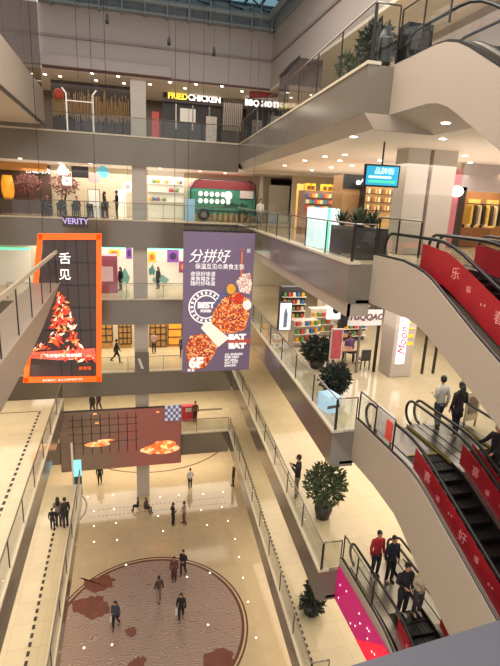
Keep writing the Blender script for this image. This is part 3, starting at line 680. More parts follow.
for x in (-w+.8, -.2, w-.8): MB().box(x-.05, x+.05, -.1, 0, 0, h-.7).build('mullion', STEEL, r)
a = on(257, 92, 33.4); rc = empty('canopy', (a[0]+.8, 34.6, 8.2), 0, 'dark red canopy strip below the upper wall corner', 'canopy')
MB().prism([(-1.0, .0), (.9, .2), (.9, .55), (-1.0, .35)], 'y', -.2, .1).build('cloth', mat('canopy_red', '#8c2a2c', .6), rc)
# kiosk of dark glass on the top right gallery
kx = on(305, 88, 24)[0]; k6 = empty('glass_kiosk', (kx, 24, 5.2), 0, 'tall dark glass box with clipped top corner behind the top right railing', 'kiosk')
MB().prism([(-.85, 0), (.8, 0), (.8, 2.9), (-.35, 2.9), (-.85, 2.3)], 'y', 0, 1.4).build('body', mat('kiosk_dark', '#4a413f', .12, .3, var=.2), k6)
MB().prism([(-.88, 2.28), (-.35, 2.88), (-.35, 3.0), (-.9, 2.36)], 'y', -.03, 1.42).build('edge_trim', BLACK, k6)
MB().box(-.8, .75, -.03, 0, .9, 1.7).build('counter_panel', mat('kiosk_panel', '#7d6a5c', .4), k6)
# bus level, far shops
board('wooden_canopy', -60, 153, 46, 166, 39.0, mat('lit_wood', '#a8702e', .5, emit=.25, var=.3), 'honey coloured wooden canopy with a warm light line at the far left', 'canopy')
r, w, h = board('dim_restaurant', -80, 166, 50, 214, 39.8, mat('dim_rest', '#5c4438', .6, var=.4, scale=1.5), 'dim restaurant front below the wooden canopy', 'shop front')
sg, w, h = board('wall_sign', 30, 168, 46, 174, 39.5, CARD, 'small white lettering sign beside the blossom tree', 'sign'); text('lettering', '古城烤肉', .42, WSIGN, sg, (0, -.03, h/2), bold=0)
p = on(8, 190, 38.9); lp = empty('paper_lantern', (p[0], 38.9, p[2]-.6), 0, 'glowing amber barrel lantern at the far left of the bus level', 'lantern')
MB().loft([(0, 0, 0, .3, .3), (0, 0, .5, .42, .42), (0, 0, 1.1, .42, .42), (0, 0, 1.6, .3, .3)], 12).build('shade', mat('amber', '#e09a2c', .5, emit=.8, ecol='#ffa030'), lp, True); MB().box(-.3, .3, -.3, .3, 1.6, 1.68).build('cap', DWOOD, lp)
LEAFP = mat('blossom_pink', '#8f6058', .7, var=.4, scale=3); LEAF = mat('leaf_green', '#4c5a3a', .6, var=.5, scale=4); LEAFD = mat('leaf_dark', '#2c352a', .6, var=.5, scale=4)
def leaves(n, c, rx, ry, rz, size, seed=1, shell=.3):
    rd = random.Random(seed); mb = MB()
    for i in range(n):
        while True:
            v = Vector((rd.uniform(-1, 1), rd.uniform(-1, 1), rd.uniform(-1, 1)))
            if shell < v.length < 1: break
        p = Vector((c[0]+v.x*rx, c[1]+v.y*ry, c[2]+v.z*rz)); d = Vector((rd.gauss(v.x, .5), rd.gauss(v.y, .5), rd.gauss(v.z*.6+.1, .5))).normalized(); s = d.orthogonal().normalized(); s.rotate(Matrix.Rotation(rd.uniform(0, 6), 3, d)); L = size*rd.uniform(.6, 1.3)
        nrm = d.cross(s)*L*.12
        mb.add([p, p+d*L*.5+s*L*.22, p+d*L+nrm, p+d*L*.5-s*L*.22, p+d*L*.5+nrm], [(0, 1, 4), (1, 2, 4), (2, 3, 4), (3, 0, 4)])
    return mb
t = empty('blossom_tree', (on(30, 210, 38.6)[0], 38.5, 0), 0, 'indoor tree with dusky pink blossom beside the small white sign', 'tree')
MB().tube([(0, 0, 0), (.05, 0, .8), (-.05, 0, 1.5)], [.1, .08, .05], 6).build('trunk', DWOOD, t); leaves(380, (0, 0, 2.1), .8, .5, .6, .25, 3).build('blossom', LEAFP, t)
t = empty('blossom_tree', (on(66, 210, 38.6)[0], 38.5, 0), 0, 'indoor tree with dusky pink blossom behind the crowd of diners', 'tree')
MB().tube([(0, 0, 0), (-.05, 0, .8), (.05, 0, 1.5)], [.1, .08, .05], 6).build('trunk', DWOOD, t); leaves(420, (0, 0, 2.1), .9, .5, .7, .25, 4).build('blossom', LEAFP, t)
def sign(shape, u, v, y, w_, hh, m, label, body='', col=None):
    p = on(u, v, y); r = empty('hanging_sign', (p[0], y, p[2]-hh/2), 0, label, 'sign')
    if shape == 'round': MB().prism([(w_/2*math.cos(2*PI*i/20), hh/2+hh/2*math.sin(2*PI*i/20)) for i in range(20)], 'y', 0, .06).build('panel', m, r)
    elif shape == 'drop': MB().prism([(-w_*.4, 0), (w_*.4, 0), (w_*.5, hh*.45), (w_*.2, hh*.8), (0, hh), (-w_*.25, hh*.8), (-w_*.5, hh*.45)], 'y', 0, .06).build('panel', m, r)
    else: MB().box(-w_/2, w_/2, 0, .06, 0, hh).build('panel', m, r)
    MB().tube([(0, .03, hh*.95), (0, .03, 3.5-p[2]+hh/2)], .012, 4).build('cord', DSTEEL, r)
    if body: text('lettering', body, hh*.45, col or RED, r, (0, -.02, hh/2), ext=.008)
    return r
sign('drop', 63, 169, 37.5, .75, .8, mat('sign_white', '#f0e8e0', .5, emit=.8), 'white drop shaped hanging sign left of the black hanging screen')
sign('box', 67, 181, 37.2, .6, .55, MC['sign_white'], 'white squarish sign with red mark below the drop shaped one', '食')
sign('round', 94, 178, 37.3, .9, .7, mat('sign_pink', '#d9a6a2', .5, emit=.4), 'pink round hanging sign beside the cyan one')
sign('round', 103, 172, 37.4, .8, .8, mat('sign_cyan', '#5fb4c4', .5, emit=.5), 'cyan round hanging sign right of the pink one')
sign('round', 128, 187, 37.0, .75, .8, MC['sign_white'], 'white round sign above the talking couple', '茶')
sign('box', 80, 172, 37.0, 1.1, .75, mat('screen_black', '#2a2523', .3), 'black hanging screen in front of the blossom tree')
bd, w, h = board('menu_board', 89, 190, 99, 213, 37.0, mat('board_white', '#e8e4d4', .5, emit=.5), 'bright white menu board standing left of the talking couple', 'board', frame=DWOOD)
# dining crowd: tables and chairs behind the railing
ch0 = empty('dining_chair'); MB().box(-.22, .22, -.22, .22, .42, .47).build('seat', BLACK, ch0); MB().box(-.22, .22, .19, .23, .47, .92).build('backrest', BLACK, ch0)
for sx in (-1, 1):
    for sy in (-1, 1): MB().box(sx*.2-.02, sx*.2+.02, sy*.2-.02, sy*.2+.02, 0, .42).build('leg', BLACK, ch0)
tb0 = empty('dining_table'); MB().box(-.4, .4, -.4, .4, .72, .76).build('tabletop', WOOD, tb0); MB().tube([(0, 0, .03), (0, 0, .72)], .04, 8).build('pedestal', DSTEEL, tb0); MB().tube([(0, 0, 0), (0, 0, .03)], .25, 12).build('base', DSTEEL, tb0)
cf = ch0; tf = tb0; usedc = [0]; usedt = [0]
def chair(x, y, z, rz, label, group):
    o = ch0 if not usedc[0] else copy_tree(ch0); usedc[0] = 1; o.location = (x, y, z); o.rotation_euler = (0, 0, rz); tag(o, label, 'chair', group)
def table(x, y, z, label, group=None):
    o = tb0 if not usedt[0] else copy_tree(tb0); usedt[0] = 1; o.location = (x, y, z); o['label'] = label; o['category'] = 'table'
    if group: o['group'] = group
for i in range(5):
    x = -5.2+i*.95
    table(x, 36.9, 0, 'small square table in the row behind the far railing below the blossom', 'tables of the upper far restaurant')
    for sy in (-1, 1): chair(x, 36.9+sy*.58, 0, 0 if sy > 0 else PI, 'black chair in the dining row behind the far railing below the blossom', 'black chairs of the upper far restaurant')
diners = ['in black at the left end of the upper dining row', 'in dark green, second in the upper dining row', 'in charcoal at the middle of the upper dining row', 'in dark brown, fourth in the upper dining row', 'in navy at the right end of the upper dining row']
for i in range(5): P((-5.2+i*.95, 37.42, 0), PI, 1.7, ['#1a191b', '#2c3a30', '#35353a', '#3c2a26', '#222a3c'][i], '#222226', 0, arms='bent', sit=True, label='seated diner '+diners[i])
# display right of column
ds, w, h = board('display_shelf', 148, 168, 184, 212, 39.4, mat('shelf_white', '#d3cfc0', .5, emit=.15), 'white display wall with shelves and round ornaments right of the column', 'shelf')
for z in (.8, 1.5, 2.1): MB().box(-w, w, -.3, 0, z, z+.04).build('shelf_board', WHITE, ds)
for i in range(14): x = random.uniform(-w+.2, w-.2); z = random.choice((.84, 1.54, 2.14)); MB().ball((x, -.15, z+.15), .15, 1, 1, 8, 6).build('ornament', mat('orn%d' % (i % 4), ['#c99a3c', '#6a8f58', '#b0504a', '#4a6a9a'][i % 4], .5), ds, True)
# painted bus
bx0, _, _ = on(190, 217, 37.4); bx1 = on(255, 217, 37.4)[0]; bw = (bx1-bx0)/2
bus = empty('painted_bus', ((bx0+bx1)/2, 37.4, 0), 0, 'green bus shaped shop counter with dark red roof and black wheels', 'bus')
GRN = mat('bus_green', '#3f8a74', .5, var=.1, scale=3); DRED = mat('bus_roof', '#7a2c33', .5)
MB().prism([(-bw, .5), (bw, .5), (bw, 1.6), (bw-.12, 2.6), (-bw+.25, 2.6), (-bw, 2.2)], 'y', 0, 1.6).build('body', GRN, bus)
MB().prism([(-bw+.05, 2.35), (bw-.05, 2.35), (bw-.15, 2.75), (bw-.5, 2.95), (-bw+.7, 2.95), (-bw+.3, 2.75)], 'y', -.06, 1.66).build('roof', DRED, bus)
MB().tube([(-bw+.0, -.08, .5), (-bw+.0, -.08, 2.25), (-bw+.35, -.08, 2.85), (-bw+.8, -.08, 3.02), (bw-.6, -.08, 3.0), (bw-.12, -.08, 2.8), (bw, -.08, 1.7), (bw, -.08, .5)], .05, 5).build('outline', BLACK, bus)
MB().box(bw-1.25, bw-.2, -.04, 0, 1.75, 2.3).build('side_window', mat('bus_window', '#c9b8b0', .3, emit=.3), bus)
MB().box(bw-1.28, bw-.17, -.05, -.01, 1.68, 1.75).build('window_frame', BLACK, bus)
for j in range(2):
    for i in range(6): x = -bw+.75+i*.42; MB().prism([(x+.16*math.cos(2*PI*q/14), 1.95-j*.5+.18*math.sin(2*PI*q/14)) for q in range(14)], 'y', -.05, 0).build('porthole', MC['sign_white'], bus)
MB().prism([(.35+.3*math.cos(2*PI*q/16), 1.9+.32*math.sin(2*PI*q/16)) for q in range(16)], 'y', -.05, 0).build('round_emblem', MC['sign_white'], bus)
text('lettering', 'Coffee Bus', .42, BLACK, bus, (.9, -.03, 1.25), shear=.3)
MB().box(-bw, bw, -.03, 0, .72, .80).build('stripe', BLACK, bus)
for x in (-bw+1.0, bw-1.0):
    wh = MB().tube([(x, -.12, .45), (x, .2, .45)], .45, 20).build('wheel', BLACK, bus); MB().tube([(x, -.15, .45), (x, -.1, .45)], .22, 14).build('hubcap', STEEL, wh)
for i in range(6): MB().prism([(-bw+1.7+i*.42, .05), (-bw+1.9+i*.42, .05), (-bw+1.9+i*.42, .6), (-bw+1.7+i*.42, .6)], 'y', -.3, -.26).build('fence_slat', mat('fence', '#a58a5c', .5), bus)
board('blue_stand', 185, 199, 195, 214, 36.6, mat('pale_blue', '#8fb6cf', .5, emit=.3), 'pale blue poster stand at the left wheel of the painted bus', 'poster stand')
board('poster_stand', 118, 190, 126, 206, 38.6, MC['board_white'], 'white lit stand left of the round tea sign behind the couple', 'poster stand')
# bright shops right of the bus
r, w, h = board('grey_door_post', 258, 168, 264, 219, 36.0, STEEL, 'tall grey post right of the painted bus', 'post', sink=.2)
board('shop_entrance', 268, 186, 290, 214, 39.2, mat('pale_shop', '#c7b79c', .5, emit=.15, var=.3, scale=1.5), 'pale shop entrance behind the white topped person', 'shop front')
board('orange_menu', 296, 184, 304, 206, 30.0, mat('orange_menu', '#d9a04a', .5, emit=.5), 'warm orange menu panel left of the yellow boxes', 'sign', sink=1.0)
# cut-out poster level
r, w, h = board('poster_wall', 100, 250, 186, 297, 39.9, mat('poster_wall_m', '#dcd6c6', .5, emit=.25), 'bright white wall strip behind the cut-out posters', 'wall panel')
MB().box(-w, w, -.06, 0, h-.0, h+.16).build('mint_light', mat('mint', '#6fe0b8', .4, emit=1.3), r)
r2, w2, h2 = board('poster_wall', -40, 250, 30, 290, 39.9, MC['poster_wall_m'], 'bright wall strip at the far left behind the glass', 'wall panel')
MB().box(-w2, w2, -.06, 0, h2, h2+.16).build('mint_light', MC['mint'], r2)
def cut(u, v, w_, hh, hx, label, kind='box'):
    p = on(u, v, 39.3); r = empty('cutout_poster', (p[0], 39.3, p[2]-hh/2), 0, label, 'poster'); m = mat('cut'+hx, hx, .5, var=.2, scale=3, emit=.15)
    if kind == 'box': MB().box(-w_/2, w_/2, 0, .08, 0, hh).build('panel', m, r); MB().prism([(w_*.3*math.cos(q*PI/5), hh/2+hh*.3*math.sin(q*PI/5)) for q in range(10)], 'y', -.03, 0).build('emblem', mat('cutE'+hx, {'#7d4a9a': '#3c2a5a', '#d9b23a': '#c96a2c', '#8a3f6a': '#e08a3a'}.get(hx, '#333333'), .5), r)
    else: MB().prism([(-w_/2, hh*.2), (-w_*.3, 0), (0, hh*.15), (w_*.3, 0), (w_/2, hh*.4), (w_*.3, hh*.7), (w_*.1, hh), (-w_*.2, hh*.7), (-w_*.5, hh*.6)], 'y', 0, .08).build('panel', m, r)
    return r
cut(114, 253, .8, .5, '#d9b23a', 'yellow emblem poster above the pink booth'); cut(129, 253, .45, .9, '#7d4a9a', 'narrow purple poster left of the column')
cut(152, 257, .6, .8, '#d9b23a', 'yellow flower poster right of the column'); cut(173, 256, .9, 1.0, '#7d4a9a', 'square purple poster near the top right of the white wall'); cut(184, 267, .8, .9, '#8a3f6a', 'magenta poster with orange emblem beside the purple banner')
cut(124, 276, .9, 1.3, '#5f9a8c', 'teal animal cut-out left of the column', 'x'); cut(161, 279, 1.3, .7, '#6f9a94', 'teal whale shaped cut-out right of the column', 'x'); cut(152, 270, .5, .9, '#4a7a72', 'small dark teal cut-out beside the column', 'x')
pb, w, h = board('pink_booth', 98, 256, 117, 298, 36.5, mat('booth_pink', '#a85a6c', .5, emit=.1), 'dusty pink booth with a window behind the orange frame', 'booth', t=1.5)
MB().box(-w+.2, w-.3, -.04, 0, h*.4, h*.75).build('window', mat('booth_window', '#d3b3b0', .3, emit=.3), pb)
# lit wooden doors
def door(u0, u1, v0, v1, y, label, m, nx=3, nz=4):
    r, w, h = board('grid_door', u0, v0, u1, v1, y, m, label, 'door')
    for i in range(nx+1): x = -w+i*2*w/nx; MB().box(x-.04, x+.04, -.06, 0, 0, h).build('mullion', DWOOD, r)
    for j in range(nz+1): z = j*h/nz; MB().box(-w, w, -.06, 0, z-.04, z+.04).build('rail', DWOOD, r)
GOLD = mat('gold_interior', '#9a7038', .5, emit=.35, var=.8, scale=3); GOLD2 = mat('amber_interior', '#d98a2c', .5, emit=.6, var=.5, scale=2)
door(119, 131, 321, 344, 39.9, 'gridded wooden door glowing gold left of the column', GOLD); door(150, 166, 321, 347, 39.9, 'gridded wooden door glowing gold right of the column', GOLD)
door(168, 182, 321, 345, 39.9, 'wooden cabinet with bright amber light beside the purple banner', GOLD2, 1, 3)
door(-30, 8, 325, 350, 39.9, 'gold lit grid front at the far left edge', GOLD, 4, 3); door(12, 26, 325, 350, 39.9, 'gold lit grid front left of the walkway soffit', GOLD2, 2, 3); door(34, 50, 322, 348, 39.9, 'gold lit grid front seen behind the orange frame', GOLD, 3, 3)
door(253, 262, 320, 345, 39.9, 'amber lit lattice front right of the purple banner', GOLD2, 2, 4)
door(100, 112, 322, 342, 39.9, 'narrow gold lattice front just right of the orange frame', GOLD, 2, 3)
# ================================================================== WIDE SCREEN
def quad_on(u0, v0, u1, v1, y):
    a = on(u0, v1, y); b = on(u1, v0, y); return a, b
ws = empty('wide_screen', (-.6, 33.6, -17.6), 0, 'wide tilted-looking light screen with brown grid picture and glowing orange clouds', 'screen')
sc_m = bpy.data.materials.new('screen_picture'); sc_m.use_nodes = True
nt = sc_m.node_tree; b_ = nt.nodes['Principled BSDF']; b_.inputs['Roughness'].default_value = .25
tc = nt.nodes.new('ShaderNodeTexCoord'); sx_ = nt.nodes.new('ShaderNodeSeparateXYZ'); nt.links.new(tc.outputs['Object'], sx_.inputs[0])
mr = nt.nodes.new('ShaderNodeMapRange'); mr.inputs[1].default_value = -4.2; mr.inputs[2].default_value = 4.3; nt.links.new(sx_.outputs[0], mr.inputs[0])
nz = nt.nodes.new('ShaderNodeTexNoise'); nz.inputs['Scale'].default_value = .9; nz.inputs['Detail'].default_value = 5; nt.links.new(tc.outputs['Object'], nz.inputs['Vector'])
ad = nt.nodes.new('ShaderNodeMath'); ad.operation = 'MULTIPLY_ADD'; ad.inputs[1].default_value = .7; nt.links.new(nz.outputs['Fac'], ad.inputs[0]); nt.links.new(mr.outputs[0], ad.inputs[2])
cr = nt.nodes.new('ShaderNodeValToRGB'); cr.color_ramp.elements[0].color = lin('#4f3c34'); cr.color_ramp.elements[1].color = lin('#8a5248'); e = cr.color_ramp.elements.new(.5); e.color = lin('#75604f'); e.position = .62
nt.links.new(ad.outputs[0], cr.inputs[0]); nt.links.new(cr.outputs[0], b_.inputs['Base Color']); nt.links.new(cr.outputs[0], b_.inputs['Emission Color']); b_.inputs['Emission Strength'].default_value = .45
MB().box(-4.2, 4.3, 0, .12, -.3, 4.3).build('picture', sc_m, ws)
fm = MB(); fm.box(-4.25, 4.35, .12, .3, -.35, 4.35); fm.build('casing', DSTEEL, ws)
gm = MB()
for i in range(8): x = -3.3+i*.62; gm.box(x-.03, x+.03, -.012, 0, 1.0, 4.1)
for z in (1.9, 2.6, 3.2, 3.7): gm.box(-3.6, 1.2, -.012, 0, z-.02, z+.02)
gm.build('grid_picture', mat('grid_dark', '#3a2c28', .3, emit=.1), ws)
def blob(cx, cz, w_, h_, seed): 
    rd = random.Random(seed); return [(cx+w_*math.cos(2*PI*i/24)*rd.uniform(.92, 1.05), cz+h_*math.sin(2*PI*i/24)*rd.uniform(.75, 1.1)) for i in range(24)]
CL = speckle('cloud_orange', ['#f0a060', '#e08840', '#ffc890', '#d87038'], 3, .9)
for a in ((-1.7, 1.75, .9, .22, 1), (2.75, 1.0, 1.5, .42, 2), (3.1, 1.35, .9, .35, 3), (-1.1, 2.0, .6, .12, 5)): MB().prism(blob(*a), 'y', -.03, -.01).build('cloud_picture', CL, ws)
for (u, v) in ((95, 414), (97, 423), (158, 412)): p = on(u, v, 33.6); MB().box(p[0]+.6-.12, p[0]+.6+.12, -.02, 0, p[2]+17.6-.06, p[2]+17.6+.06).build('spark_picture', MC['cloud_orange'] if 'cloud_orange' in MC else CL, ws)
cb, w, h = board('checkered_board', 165, 405, 181, 421, 33.3, mat('checker_white', '#cfd0e0', .5, emit=.35), 'white and blue checkered lit board at the right end of the wide screen', 'board')
ck = MB()
for i in range(6):
    for j in range(5):
        if (i+j) % 2: ck.box(-w+i*w/3, -w+(i+1)*w/3, -.03, 0, j*h/5, (j+1)*h/5)
ck.build('checks', mat('checker_blue', '#6c6b98', .5, emit=.2), cb)
rs, w, h = board('promotion_stand', 182, 406, 196, 426, 36.2, mat('stand_red', '#b8303a', .5, emit=.2), 'red promotion stand with a white sheet right of the checkered board', 'promotion stand', t=.5)
MB().box(-.3, .35, -.03, 0, h*.72, h*.92).build('white_sheet', WHITE, rs)
board('beige_partition', 196, 408, 222, 430, 38.0, mat('partition', '#9a8f7c', .4, var=.3, scale=1), 'row of beige glass partitions right of the red promotion stand', 'partition')
board('amber_shop', 205, 399, 250, 408, 43.8, mat('amber_shop', '#c9964a', .5, emit=.4, var=.5, scale=1), 'amber lit shop front below the banner at the far end', 'shop front')
p = at(74, 462, L2-.0)
ls = empty('light_stand', (-3.5, 29.0, -17.2), 0, 'slim white stand with cyan glowing top left of the wide screen', 'light stand')
MB().box(-.06, .06, 0, .12, 0, 3.9).build('post', WHITE, ls); MB().box(.05, .5, 0, .12, 1.6, 2.7).build('glow_panel', mat('cyan_glow', '#7fd0e0', .4, emit=1.2), ls); MB().box(.05, .5, 0, .12, .3, 1.6).build('lower_panel', mat('grey_teal', '#3f5458', .4, emit=.1), ls)
# ================================================================== BANNER
BY = 25.0
a = on(186, 372, BY); b = on(252, 236, BY); bw = 1.85; bh = 7.45; bxc = (a[0]+b[0])/2-.02
bn = empty('hanging_banner', (bxc, BY, a[2]), 0, 'tall purple food banner with white Chinese headline and a fried chicken picture', 'banner')
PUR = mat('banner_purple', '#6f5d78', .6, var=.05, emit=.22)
MB().box(-bw, bw, 0, .04, 0, bh).build('sheet', PUR, bn)
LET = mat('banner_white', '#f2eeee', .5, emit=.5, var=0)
def bp(u, v):  # photo point on the banner, in the banner's own frame
    q = on(u, v, BY-.02); return (q[0]-bxc, q[2]-a[2])
x, z = bp(209, 257); text('headline', '分拼好', .74, LET, bn, (x, -.02, z), bold=0, shear=.25, sx=.95)
x, z = bp(221, 267); text('subtitle', '保温互见の美食主张', .31, LET, bn, (x-.05, -.02, z), bold=0, sx=.93)
x, z = bp(203, 279); text('small_print', '收获好味道\n美食城多多\n随时好味道', .26, LET, bn, (x, -.02, z), bold=0)
x, z = bp(246, 250); text('corner_mark', '一', .3, mat('banner_orange', '#d8702c', .5, emit=.4), bn, (x-.2, -.02, z)); text('corner_mark', '见', .22, LET, bn, (x+.15, -.02, z-.05)); MB().box(x-.24, x-.16, -.03, -.01, z-1.4, z-.1).build('corner_stroke', MC['banner_orange'], bn)
FOOD = speckle('fried_chicken', ['#c8442a', '#e0702e', '#8c2a20', '#f0a04c', '#b83424', '#e8c090'], 14, .3)
def poly(name, pts, m, y0=-.03): return MB().prism([bp(*q) for q in pts], 'y', y0, -.005).build(name, m, bn)
poly('food_picture', [(219, 300), (228, 296), (238, 292), (250, 300), (249, 315), (245, 330), (233, 333), (222, 334), (211, 326), (212, 316)], FOOD)
poly('food_picture', [(190, 336), (200, 334), (208, 335), (218, 345), (214, 355), (205, 368), (190, 370), (187, 360), (186, 348)], FOOD)
poly('wrapper_picture', [(206, 321), (211, 323), (229, 338), (218, 347), (201, 328)], mat('wrapper', '#f4e8da', .5, emit=.4), -.05)
poly('bowl_picture', [(236, 282), (242, 274), (250, 273), (252, 284), (250, 294), (240, 292)], speckle('noodle', ['#e8dcd4', '#d8a090', '#f0e8e0', '#b07060'], 18, .3))
for (u, v, hx, nm) in ((231, 289, '#e0a030', 'mustard'), (238, 299, '#c83424', 'ketchup'), (247, 305, '#e8e4e0', 'cream')):
    cx, cz = bp(u, v); MB().prism([(cx+.24*math.cos(2*PI*i/16), cz+.27*math.sin(2*PI*i/16)) for i in range(16)], 'y', -.07, -.01).build('sauce_picture', mat('sauce'+nm, hx, .5, emit=.3), bn)
cx, cz = bp(206, 307)
for (r0, r1) in ((.86, .92), (.58, .64)): 
    mb = MB(); n = 40
    for i in range(n):
        A, B = 2*PI*i/n, 2*PI*(i+1)/n; mb.prism([(cx+r0*math.cos(A), cz+r0*math.sin(A)), (cx+r1*math.cos(A), cz+r1*math.sin(A)), (cx+r1*math.cos(B), cz+r1*math.sin(B)), (cx+r0*math.cos(B), cz+r0*math.sin(B))], 'y', -.02, -.005)
    mb.build('stamp_ring', LET, bn)
mb = MB()
for i in range(20): A = 2*PI*i/20; mb.prism([(cx+q*math.cos(A+d), cz+q*math.sin(A+d)) for q, d in ((.68, -.06), (.82, -.06), (.82, .08), (.68, .08))], 'y', -.02, -.005)
mb.build('stamp_marks', LET, bn)
text('stamp_text', 'BEST', .42, LET, bn, (cx, -.02, cz+.08), bold=.02); text('stamp_text', 'FOOD', .2, LET, bn, (cx, -.02, cz-.22), bold=.01)
MB().prism([bp(213, 305), bp(226, 287), bp(228, 290), bp(216, 308)], 'y', -.04, -.01).build('chopsticks_picture', mat('slate', '#5a6088', .5, emit=.2), bn)
x, z = bp(237, 337); text('lettering', 'EAT', .38, LET, bn, (x, -.03, z), bold=.03, sx=1.4); x, z = bp(237, 346); text('lettering', 'EAT', .38, LET, bn, (x, -.03, z), bold=.03, sx=1.4)
MB().box(x-.55, x+.75, -.02, -.005, z+.12, z+.42).build('red_band', mat('band_red', '#b85a50', .5, emit=.2), bn)
x, z = bp(230, 360); text('list_text', 'ALL ENGLISH\nPAID DISH\nSET GRILL\nHOT POT\nSNACKS', .17, LET, bn, (x-.3, -.02, z), align='LEFT', bold=.004)
x, z = bp(195, 363); text('floor_number', '6F', .78, LET, bn, (x+.05, -.05, z), bold=.04); x, z = bp(190, 372); text('floor_word', '美食', .2, LET, bn, (x+.05, -.05, z+.1), bold=0)
tr = MB(); tr.tube([(-bw, .02, bh+.06), (bw, .02, bh+.06)], .035, 6); tr.tube([(-bw, .02, bh+.32), (bw, .02, bh+.32)], .035, 6)
for i in range(14): x = -bw+i*2*bw/14; tr.tube([(x, .02, bh+.06), (x+bw/14, .02, bh+.32), (x+bw/7, .02, bh+.06)], .018, 5)
tr.build('truss_bar', BLACK, bn)
for x in (-bw+.2, bw-.2): MB().tube([(x, .02, bh+.3), (x, .02, 12.6-a[2])], .012, 5).build('cable', BLACK, bn)
# ================================================================== ORANGE FRAME
OY = 27.0
q = on(63, 381, OY); ofx, ofz = q[0], q[2]
of = empty('glowing_portal', (ofx, OY, ofz), 0, 'tall glowing orange frame with a burning phoenix-like red picture and white characters', 'light frame')
def op(u, v): q = on(u, v, OY); return (q[0]-ofx, q[2]-ofz)
def bar(name, a_, b_, m, w_=4.0, d=.25, horizontal=False):
    if horizontal: pts = [op(a_[0], a_[1]-w_/2), op(b_[0], b_[1]-w_/2), op(b_[0], b_[1]+w_/2), op(a_[0], a_[1]+w_/2)]
    else: pts = [op(a_[0]-w_/2, a_[1]), op(a_[0]+w_/2, a_[1]), op(b_[0]+w_/2, b_[1]), op(b_[0]-w_/2, b_[1])]
    return MB().prism(pts, 'y', -.12, d-.12).build(name, m, of)
bar('frame_side', (40.5, 234), (26, 382), ORANGE, 5); bar('frame_side', (99, 234), (99, 381), ORANGE, 5)
bar('frame_top', (38.5, 236.5), (101, 236.5), ORANGE, 6, horizontal=True); bb = bar('frame_bottom', (24, 379.5), (101, 378.5), ORANGE, 5, horizontal=True)
x, z = op(63, 379); text('lettering', '食尚美味汇 · 舌尖上的美食城 欢迎', .12, LET, bb, (x, -.13, z), sx=1.15)
MB().prism([op(43, 240), op(97, 240), op(97, 377), op(29, 377)], 'y', .02, .05).build('dark_mesh', mat('dark_mesh', '#4a3a3a', .3, var=.2, scale=2), of)
gr = MB()
for i in range(1, 5): x0, z0 = op(43+i*11, 240); x1, z1 = op(43+i*11, 376); gr.box(x0-.015, x0+.015, -.01, .02, z1, z0)
for v in (262, 285, 308, 331, 354): x0, z0 = op(42, v); x1, z1 = op(97, v); gr.box(x0, x1, -.01, .02, z0-.015, z0+.015)
gr.build('mesh_grid', DSTEEL, of)
x, z = op(65, 259); text('big_character', '舌', .62, WSIGN, of, (x, -.06, z), bold=0); x, z = op(65, 275); text('big_character', '见', .62, WSIGN, of, (x, -.06, z), bold=0)
rd = random.Random(5)
for (hx, n, em) in (('#e8502c', 60, .9), ('#f8a060', 46, 1.0), ('#c8302c', 50, .7), ('#ffe0c8', 30, 1.0)):
    mb = MB()
    for i in range(n):
        t_ = rd.random()**.8; v = 294+t_*66; hw = 4+t_*30 if t_ > .75 else 4+t_*14
        u = 62+rd.uniform(-hw, hw)+t_*2; 
        cx, cz = op(u, v); L = rd.uniform(.08, .27); A = rd.uniform(0, PI)
        mb.prism([(cx+L*math.cos(A), cz+L*math.sin(A)), (cx+L*.3*math.cos(A+1.6), cz+L*.3*math.sin(A+1.6)), (cx-L*math.cos(A), cz-L*math.sin(A)), (cx+L*.35*math.cos(A-1.5), cz+L*.35*math.sin(A-1.5))], 'y', -.08-.01*rd.random(), -.05)
    mb.build('flame_picture', mat('flame'+hx, hx, .5, emit=em, var=.2, scale=3), of)
MB().prism([op(32, 352), op(95, 348), op(96, 357), op(60, 360), op(31, 358)], 'y', -.05, -.02).build('pink_base_picture', mat('pink_base', '#d86858', .5, emit=.7, var=.4, scale=3), of)
x, z = op(64, 355); text('lettering', '今天吃什么 美食地图', .2, WSIGN, of, (x, -.12, z), bold=0)
x, z = op(85, 368); text('lettering', '美食城', .22, ORANGE, of, (x, -.06, z))
for u in (43, 97): x, z = op(u, 234); MB().tube([(x, 0, z), (x, 0, 12.6-ofz)], .012, 5).build('cable', BLACK, of)
# hanging cables and spotlights from the skylight
def cable(u, vb, y, lab, light=False):
    b_ = on(u, vb, y); c_ = empty('hanging_cable', (b_[0], y, b_[2]), 0, lab, 'cable'); MB().tube([(0, 0, 0), (0, 0, 13.0-b_[2])], .011, 5).build('wire', BLACK, c_)
    if light: MB().loft([(0, 0, -.35, .04, .04), (0, 0, -.3, .09, .09), (0, 0, -.05, .07, .07), (0, 0, .1, .02, .02)], 10).build('weight', BLACK, c_, True)
cable(107, 130, 24, 'long thin black cable hanging left of the upper column'); cable(174.5, 226, 22, 'long thin black cable hanging left of the purple banner')
cable(107, 16, 28, 'short cable with a small black weight near the top left', True); cable(169, 38, 28, 'cable with a black weight hanging left of the upper centre', True)
cable(214, 49, 28, 'cable with a black weight hanging above the slatted screen', True); cable(203, 110, 30, 'thin cable reaching down to the fried chicken sign'); cable(228, 90, 30, 'thin cable in front of the upper far wall near its right end'); cable(250, 85, 30, 'thin cable closest to the upper wall corner'); cable(78, 78, 30, 'thin cable in front of the upper far wall above the rods')
# reflection of neon in the bus level fascia, modelled as glowing letters
ns, w, h = board('fascia_reflection', 63, 217, 88, 226, 33.9, mat('fascia_back', '#4c4446', .4), 'dim violet reflection of neon lettering on the bronze fascia above the orange frame', 'sign', t=.05); text('lettering', 'VERITY', .5, mat('violet_reflection', '#b8a8e0', .5, emit=.8), ns, (0, -.02, h/2), bold=.01)
